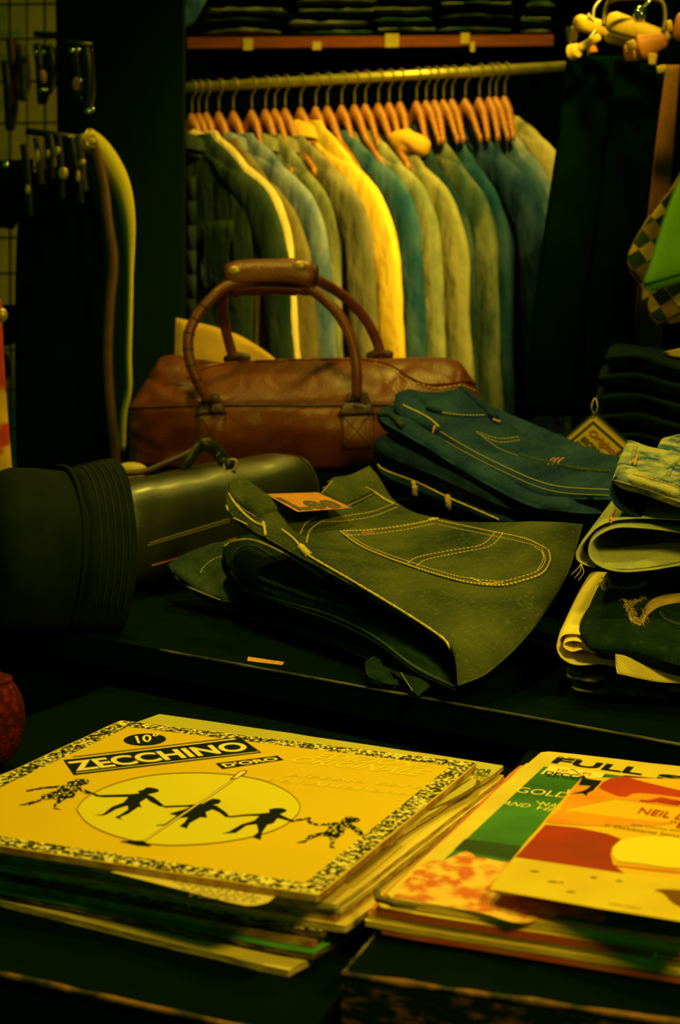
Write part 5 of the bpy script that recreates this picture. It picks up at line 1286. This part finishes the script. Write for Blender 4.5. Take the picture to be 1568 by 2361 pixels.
hk = [((78, 78), (205, 84), 3.3, 'upper black hook bar on the grid at the top left'), ((150, 100), (212, 106), 2.80, 'short black hook bar before the pillar carrying two black straps'), ((60, 302), (190, 320), 2.88, 'lower black hook bar carrying the buckled belts at the left')]
for a, b, d, lab in hk:
    o = mesh('hook_bar', *tube([P(*a, d), P(*b, d)], .006, 8), blk_d); tag(o, lab, 'hook')
low = [(84, 335, 92, 385, ol, 'short olive strap end with brass tip on the lower hook bar', [(86, 360, .007, 2.2)]), (112, 330, 116, 372, dk, 'short dark strap with a brown tip on the lower hook bar', [(110, 355, .006, 1.6)]), (132, 330, 140, 420, dk, 'dark belt with round brass buckle on the lower hook bar', [(132, 348, .010, 1), (146, 400, .015, 1)]), (160, 335, 182, 430, dk, 'dark belt with slim brass loop on the lower hook bar', [(180, 406, .007, 2)]), (180, 330, 190, 400, ol, 'olive belt end with small brass knob beside the yellow webbing', [(190, 375, .010, .8)]), (54, 350, 66, 460, dk, 'dark strap with small brass clasp at the left of the lower hook bar', [(64, 437, .008, 1.4)])]
for x0, y0, x1, y1, m, lab, bs in low:
    d = 2.86
    t = thing('strap_belt', lab, 'belt', tuple(P(x1, y1, d)), GB)
    mesh('strap', *ribbon_strip([P(x0, y0 - 18, d - .02), P((x0 + x1)/2 + 3, (y0+y1)/2, d - .03), P(x1, y1, d - .03), P(x1 + 4, y1 + 40, d - .026)], .013, .003, (.95, -.3, 0)), m, t)
    for bx, by, r, s in bs: mesh('buckle', *ball(P(bx, by, d - .045), r*.7, .8, .4, s, 10), brass, t)
o = mesh('bracelet_stud', *ball(P(14, 380, 2.9), .006, 1, .7, 1, 8), chrome); tag(o, 'single shiny metal stud on the dark coat near the left frame edge', 'stud')
o = mesh('gold_clasp', *ball(P(4, 727, 2.25), .010, .8, .6, 1, 10), brass); tag(o, 'shiny gold clasp above the floral cloth at the left frame edge', 'clasp')
# tan garment behind the duffel handles
g, U, V = coons(at([(406, 733), (430, 738), (490, 752), (540, 768), (590, 795), (640, 832), (660, 860)], 2.86), at([(404, 905), (520, 905), (660, 905)], 2.84), at([(406, 733), (404, 820), (404, 905)], 2.86), at([(660, 860), (660, 905)], 2.86), 26, 20)
o = mesh('suede_jacket', *slab(g, U, V, .05, .004, 20, 5, Vector((0, -1, .3))), M('tan_suede', (.40, .24, .03), (.33, .19, .025), 16, .9, .3, 300), None); tag(o, 'tan suede garment behind the left handle of the brown duffel', 'clothing')
st = P(520, 905, 2.9)
o = mesh('display_crate', *box((P(590, 900, 2.9).x, 3.0, P(520, 905, 2.84).z/2 - .001), .30, .3, P(520, 905, 2.84).z - .004), black_paint, None, False); tag(o, 'black crate under the tan suede garment behind the duffel', 'crate')
# white loafer tip under the belts, left of the leather bag
t = thing('small_pouch', 'small cream and brown shoe tip between the hat and the duffel bag', 'shoe', tuple(P(300, 1096, 2.3)))
c = P(296, 1088, 2.28); mesh('upper', *ball(c + Vector((.004, 0, .002)), .016, 1.4, .9, .7, 12), M('cream_leather', (.5, .38, .08), rough=.5), t)
mesh('sole', *ball(c - Vector((.004, .008, .006)), .015, 1.9, .9, .35, 10), duf_h, t)

# ---------------------------------------------------------------- right side: trousers, hangers, shirts
GT = 'black trousers on clip hangers'
hang('hanging_trousers', 'long black trousers in front of the right end of the jacket rail', 'trousers', 2.66, [(1306, 130), (1288, 300), (1256, 520), (1232, 700), (1205, 960)], [(1440, 128), (1430, 320), (1400, 560), (1380, 760), (1360, 960)], .05, group=GT)
hang('hanging_trousers', 'long black trousers hanging left of the brown tweed ones', 'trousers', 2.60, [(1420, 135), (1400, 330), (1370, 560), (1350, 760), (1335, 960)], [(1536, 150), (1512, 330), (1486, 560), (1466, 700), (1452, 960)], .05, group=GT)
tweed = M('brown_tweed', (.36, .15, .016), (.22, .09, .012), 420, .95, .3, 500)
hang('hanging_trousers', 'brown tweed trousers showing as a narrow strip right of the black ones', 'trousers', 2.68, [(1524, 150), (1502, 400), (1476, 600), (1460, 720), (1450, 860)], [(1568, 150), (1548, 400), (1535, 600), (1530, 720), (1526, 860)], .03, tweed, .002)
hang('hanging_trousers', 'black trousers at the right frame edge behind the green shirt', 'trousers', 2.72, [(1540, -40), (1526, 500), (1505, 860)], [(1680, -40), (1680, 500), (1680, 860)], .04, group=None)
chk = M('plaid', (.02, .05, .012), (.56, .36, .03), 1, .85)
def plaid():
    nt = chk.node_tree; b = nt.nodes['Principled BSDF']; tc = nt.nodes.new('ShaderNodeTexCoord')
    mp = nt.nodes.new('ShaderNodeMapping'); mp.inputs['Rotation'].default_value = (0, radians(35), 0); nt.links.new(tc.outputs['Object'], mp.inputs[0])
    ck = nt.nodes.new('ShaderNodeTexChecker'); ck.inputs['Scale'].default_value = 46
    ck.inputs['Color1'].default_value = (.55, .33, .03, 1); ck.inputs['Color2'].default_value = (.012, .04, .012, 1)
    nt.links.new(mp.outputs[0], ck.inputs[0])
    n = nt.nodes.new('ShaderNodeTexChecker'); n.inputs['Scale'].default_value = 23; n.inputs['Color1'].default_value = (1, 1, 1, 1); n.inputs['Color2'].default_value = (.45, .4, .4, 1)
    nt.links.new(mp.outputs[0], n.inputs[0])
    mx = nt.nodes.new('ShaderNodeMix'); mx.data_type = 'RGBA'; mx.blend_type = 'MULTIPLY'; mx.inputs[0].default_value = 1
    nt.links.new(ck.outputs[0], mx.inputs[6]); nt.links.new(n.outputs[0], mx.inputs[7]); nt.links.new(mx.outputs[2], b.inputs['Base Color'])
plaid()
hang('plaid_shirt', 'yellow and dark green plaid shirt hanging behind the bright green shirt', 'shirt', 2.5, [(1680, 60), (1630, 240), (1572, 392), (1520, 465), (1482, 520), (1446, 600), (1480, 660), (1482, 705), (1512, 752)], [(1780, 60), (1740, 240), (1700, 392), (1690, 470), (1690, 520), (1690, 600), (1690, 660), (1690, 705), (1600, 735)], .05, chk, .004)
gsm = M('green_jersey', (.15, .38, .008), (.20, .46, .010), 8, .85, .2, 300)
o, b = hang('green_shirt', 'bright green shirt hanging at the right frame edge', 'shirt', 2.40, [(1690, 40), (1640, 200), (1578, 385), (1544, 470), (1520, 545), (1500, 610), (1486, 652), (1500, 674)], [(1780, 40), (1760, 200), (1740, 385), (1720, 470), (1710, 545), (1700, 590), (1700, 600), (1700, 615)], .07, gsm, .003)
mb = MB(); cord(mb, b, [(1490, 654), (1520, 646), (1560, 634), (1600, 622)], .0022, n=40); mb.build('hem', M('green_dark', (.01, .10, .015), rough=.9), o)
# clip hangers
cw = M('pale_hanger_wood', (.62, .40, .02), (.54, .33, .018), 30, .5, stretch=(6, 1, 1))
co = M('orange_hanger_wood', (.52, .17, .010), rough=.5)
def bar(name, a, b, ra_, rb_, m, parent):
    d = (b - a); n = 14
    q = [a.lerp(b, i/(n-1)) for i in range(n)]
    return mesh(name, *tube(q, [ra_*.75] + [ra_ + (rb_ - ra_)*i/(n-1) for i in range(1, n-1)] + [rb_*.75], 12, True, (Vector((0, 1, 0)), .5)), m, parent)
GH = 'wooden clip hangers at the top right'
hd = 2.61
spec_ = [('pale wooden clip hanger furthest left at the top right', [((1328, 50, hd), (1418, 74, hd - .03), .013, .012, cw), ((1326, 62, hd), (1322, 96, hd + .01), .007, .005, cw)]),
 ('wide pale wooden hanger with the bright chrome hook', [((1404, 48, hd - .06), (1540, 92, hd - .10), .017, .012, cw), ((1400, 84, hd - .03), (1480, 104, hd - .06), .010, .008, cw)]),
 ('small wooden clip on a stick below the pale hangers', [((1316, 122, hd - .02), (1334, 116, hd - .03), .013, .011, cw), ((1334, 112, hd - .03), (1384, 84, hd - .03), .006, .006, cw), ((1364, 98, hd), (1370, 122, hd), .008, .006, co)]),
 ('orange wooden clip hanger below the chrome hook', [((1440, 124, hd - .10), (1478, 118, hd - .10), .012, .014, co), ((1474, 112, hd - .11), (1536, 92, hd - .12), .021, .010, co), ((1446, 108, hd - .12), (1466, 102, hd - .12), .007, .008, cw), ((1505, 124, hd - .12), (1504, 150, hd - .12), .008, .005, cw)]),
 ('orange wooden hanger end at the right frame edge', [((1556, 60, hd - .14), (1620, 70, hd - .14), .020, .020, co), ((1538, 62, hd - .13), (1550, 60, hd - .13), .009, .009, cw), ((1515, 162, hd - .13), (1536, 157, hd - .13), .006, .006, cw)])]
for lab, bars in spec_:
    c = P(*bars[0][0]); t = thing('clip_hanger', lab, 'hanger', tuple(c), GH)
    for k, (a, b, r0, r1, m) in enumerate(bars): bar('hanger_bar' if k == 0 else 'clip', P(*a), P(*b), r0, r1, m, t)
    if 'chrome' in lab:
        mesh('hook', *tube(smooth_pts(pd([(1470, 60, hd - .08), (1478, 30, hd - .08), (1490, 10, hd - .08), (1505, -6, hd - .08), (1500, -40, hd - .08), (1475, -46, hd - .08)]), 30), .0030, 8), chrome, t)
        mesh('swivel', *ball(P(1477, 34, hd - .085), .011, 1, .8, 1.2, 12), chrome, t)
    elif bars[0][0][0] < 1410 or 'edge' in lab:
        x, y, d = bars[0][0]
        mesh('hook', *tube(smooth_pts(pd([(x + 40, y + 6, d), (x + 42, y - 30, d), (x + 60, y - 60, d), (x + 40, y - 90, d)]), 20), .0022, 7), steel, t)
lo_ = pd([(1392, 60, 2.5), (1396, 20, 2.5), (1410, 0, 2.5), (1460, -6, 2.5), (1520, 0, 2.5), (1534, 30, 2.5), (1530, 75, 2.5)])
o = mesh('wire_loop', *tube(smooth_pts(lo_, 50), .0035, 8), M('olive_metal', (.22, .17, .03), rough=.4, metal=.8)); tag(o, 'olive wire loop around the chrome hook at the top right', 'wire')
o = mesh('trouser_rail', *tube([P(1290, -30, 2.6), P(1700, -70, 2.2)], .009, 10), blk_d); tag(o, 'dark rail above the clip hangers at the top right', 'rail')
# dark jeans pile behind the tag
GN = 'dark jeans in the far right pile'
for k, (yl, yr, x0, lab) in enumerate(((1005, 1030, 1372, 'near black folded jeans at the bottom of the far right pile'), (960, 985, 1378, 'near black folded jeans with faint creases low in the far right pile'), (915, 940, 1374, 'near black folded jeans in the middle of the far right pile'), (868, 892, 1382, 'dark folded jeans second from top of the far right pile'), (822, 850, 1398, 'dark blue black folded jeans topmost of the far right pile'))):
    t = base_of(P(1500, yr, 2.25).z - .02, lab, [(1500, yr, 2.25)], GN)
    o, b = slab_px('folded_body', M('denim_jet', (.002, .008, .012), (.006, .016, .020), 20, .95, .2, 500, spec=.05), [(x0 + 6, yl - 20, 2.50), (1450, yl - 16, 2.52), (1700, yr - 10, 2.5)], [(x0 - 4, yl + 6, 2.24), (1470, yl + 2, 2.22), (1560, yr, 2.20), (1700, yr + 20, 2.16)], [(x0 + 6, yl - 20, 2.50), (x0 - 4, yl + 6, 2.24)], [(1700, yr - 10, 2.5), (1700, yr + 20, 2.16)], .026, t, 30, 24, wr=.004, seed=k + 40)
    mb = MB(); cord(mb, b, [(x0 + 6, yl + 2), (1470, yl - 2), (1560, yr - 4), (1600, yr)], .0012, n=50, wob=.6); mb.build('fold_crease', d_dark, t)
a, b_ = P(1368, 1000, 2.28), P(1760, 1000, 2.15)
riser('display_riser', 'low black display box under the far right pile of near black jeans', Vector((a.x, a.y)), Vector((b_.x, b_.y)), .36, .6455, P(1500, 1030, 2.2).z - .03)
hang('yellow_garment', 'pale yellow folded garment on top of the far right jeans pile', 'clothing', 2.3, [(1528, 812), (1536, 822)], [(1680, 780), (1680, 850)], .05, M('pale_yellow_cloth', (.52, .36, .04), rough=.9), .003)
# hang tag
tq = [P(1371, 948, 2.09), P(1470, 1035, 2.00), P(1368, 1128, 2.07), P(1266, 1036, 2.16)]
nn = (tq[1] - tq[0]).cross(tq[3] - tq[0]).normalized(); nn = -nn if nn.y > 0 else nn
t = thing('hang_tag', 'yellow cardboard hang tag with dark frame and orange script, behind the dark blue jeans', 'tag', tuple(tq[2]))
g = [[bil([tq[0], tq[1], tq[2], tq[3]], u/11, 1 - w/11) for u in range(12)] for w in range(12)]
v, f = slab(g, [k/11 for k in range(12)], [k/11 for k in range(12)], .0016, 0, 1, 0, nn, 40)
tg_ = mesh('card', v, f, M('tag_card', (.68, .44, .03), (.62, .39, .025), 14, .6), t)
def tq_(u, w, off=.0012): return bil(tq, u, w) + nn*off
mb = MB()
fr0, fr1 = .13, .165
for (u0, w0, u1, w1) in ((fr0, 1-fr1, 1-fr0, 1-fr0), (fr0, fr0, fr1, 1-fr0), (fr0, fr0, 1-fr0, fr1), (1-fr1, fr0, 1-fr0, 1-fr0)):
    mb.add([tq_(u0, w0), tq_(u1, w0), tq_(u1, w1), tq_(u0, w1)], [[0, 1, 2, 3]], 0)
for s, u0, w0, u1, w1, m in (('Original', .24, .62, .84, .78, 1), ('BROWN', .24, .48, .66, .59, 0), ('TWILL', .22, .30, .66, .45, 0), ('DENIM', .22, .16, .6, .27, 1)):
    vs, fs = glyphs(s, .03); mb.add([tq_(u0 + (u1-u0)*a, w0 + (w1-w0)*b, .0014) for a, b in vs], fs, m)
mb.build('tag_print', [M('tag_ink', (.035, .06, .012), rough=.6), M('tag_orange', (.42, .16, .012), rough=.6)], tg_, False)
q = tq[0] - Vector((0, 0, .006))
mesh('tag_string', *tube(smooth_pts([q, P(1364, 938, 2.085), P(1372, 918, 2.09), P(1378, 938, 2.085), q], 24), .0010, 6), FRAY, t)
mesh('eyelet', *ring(q + nn*.0015, .0035, .0009, tq[1] - tq[3], tq[0] - tq[2], 16, 5), blk_d, t)
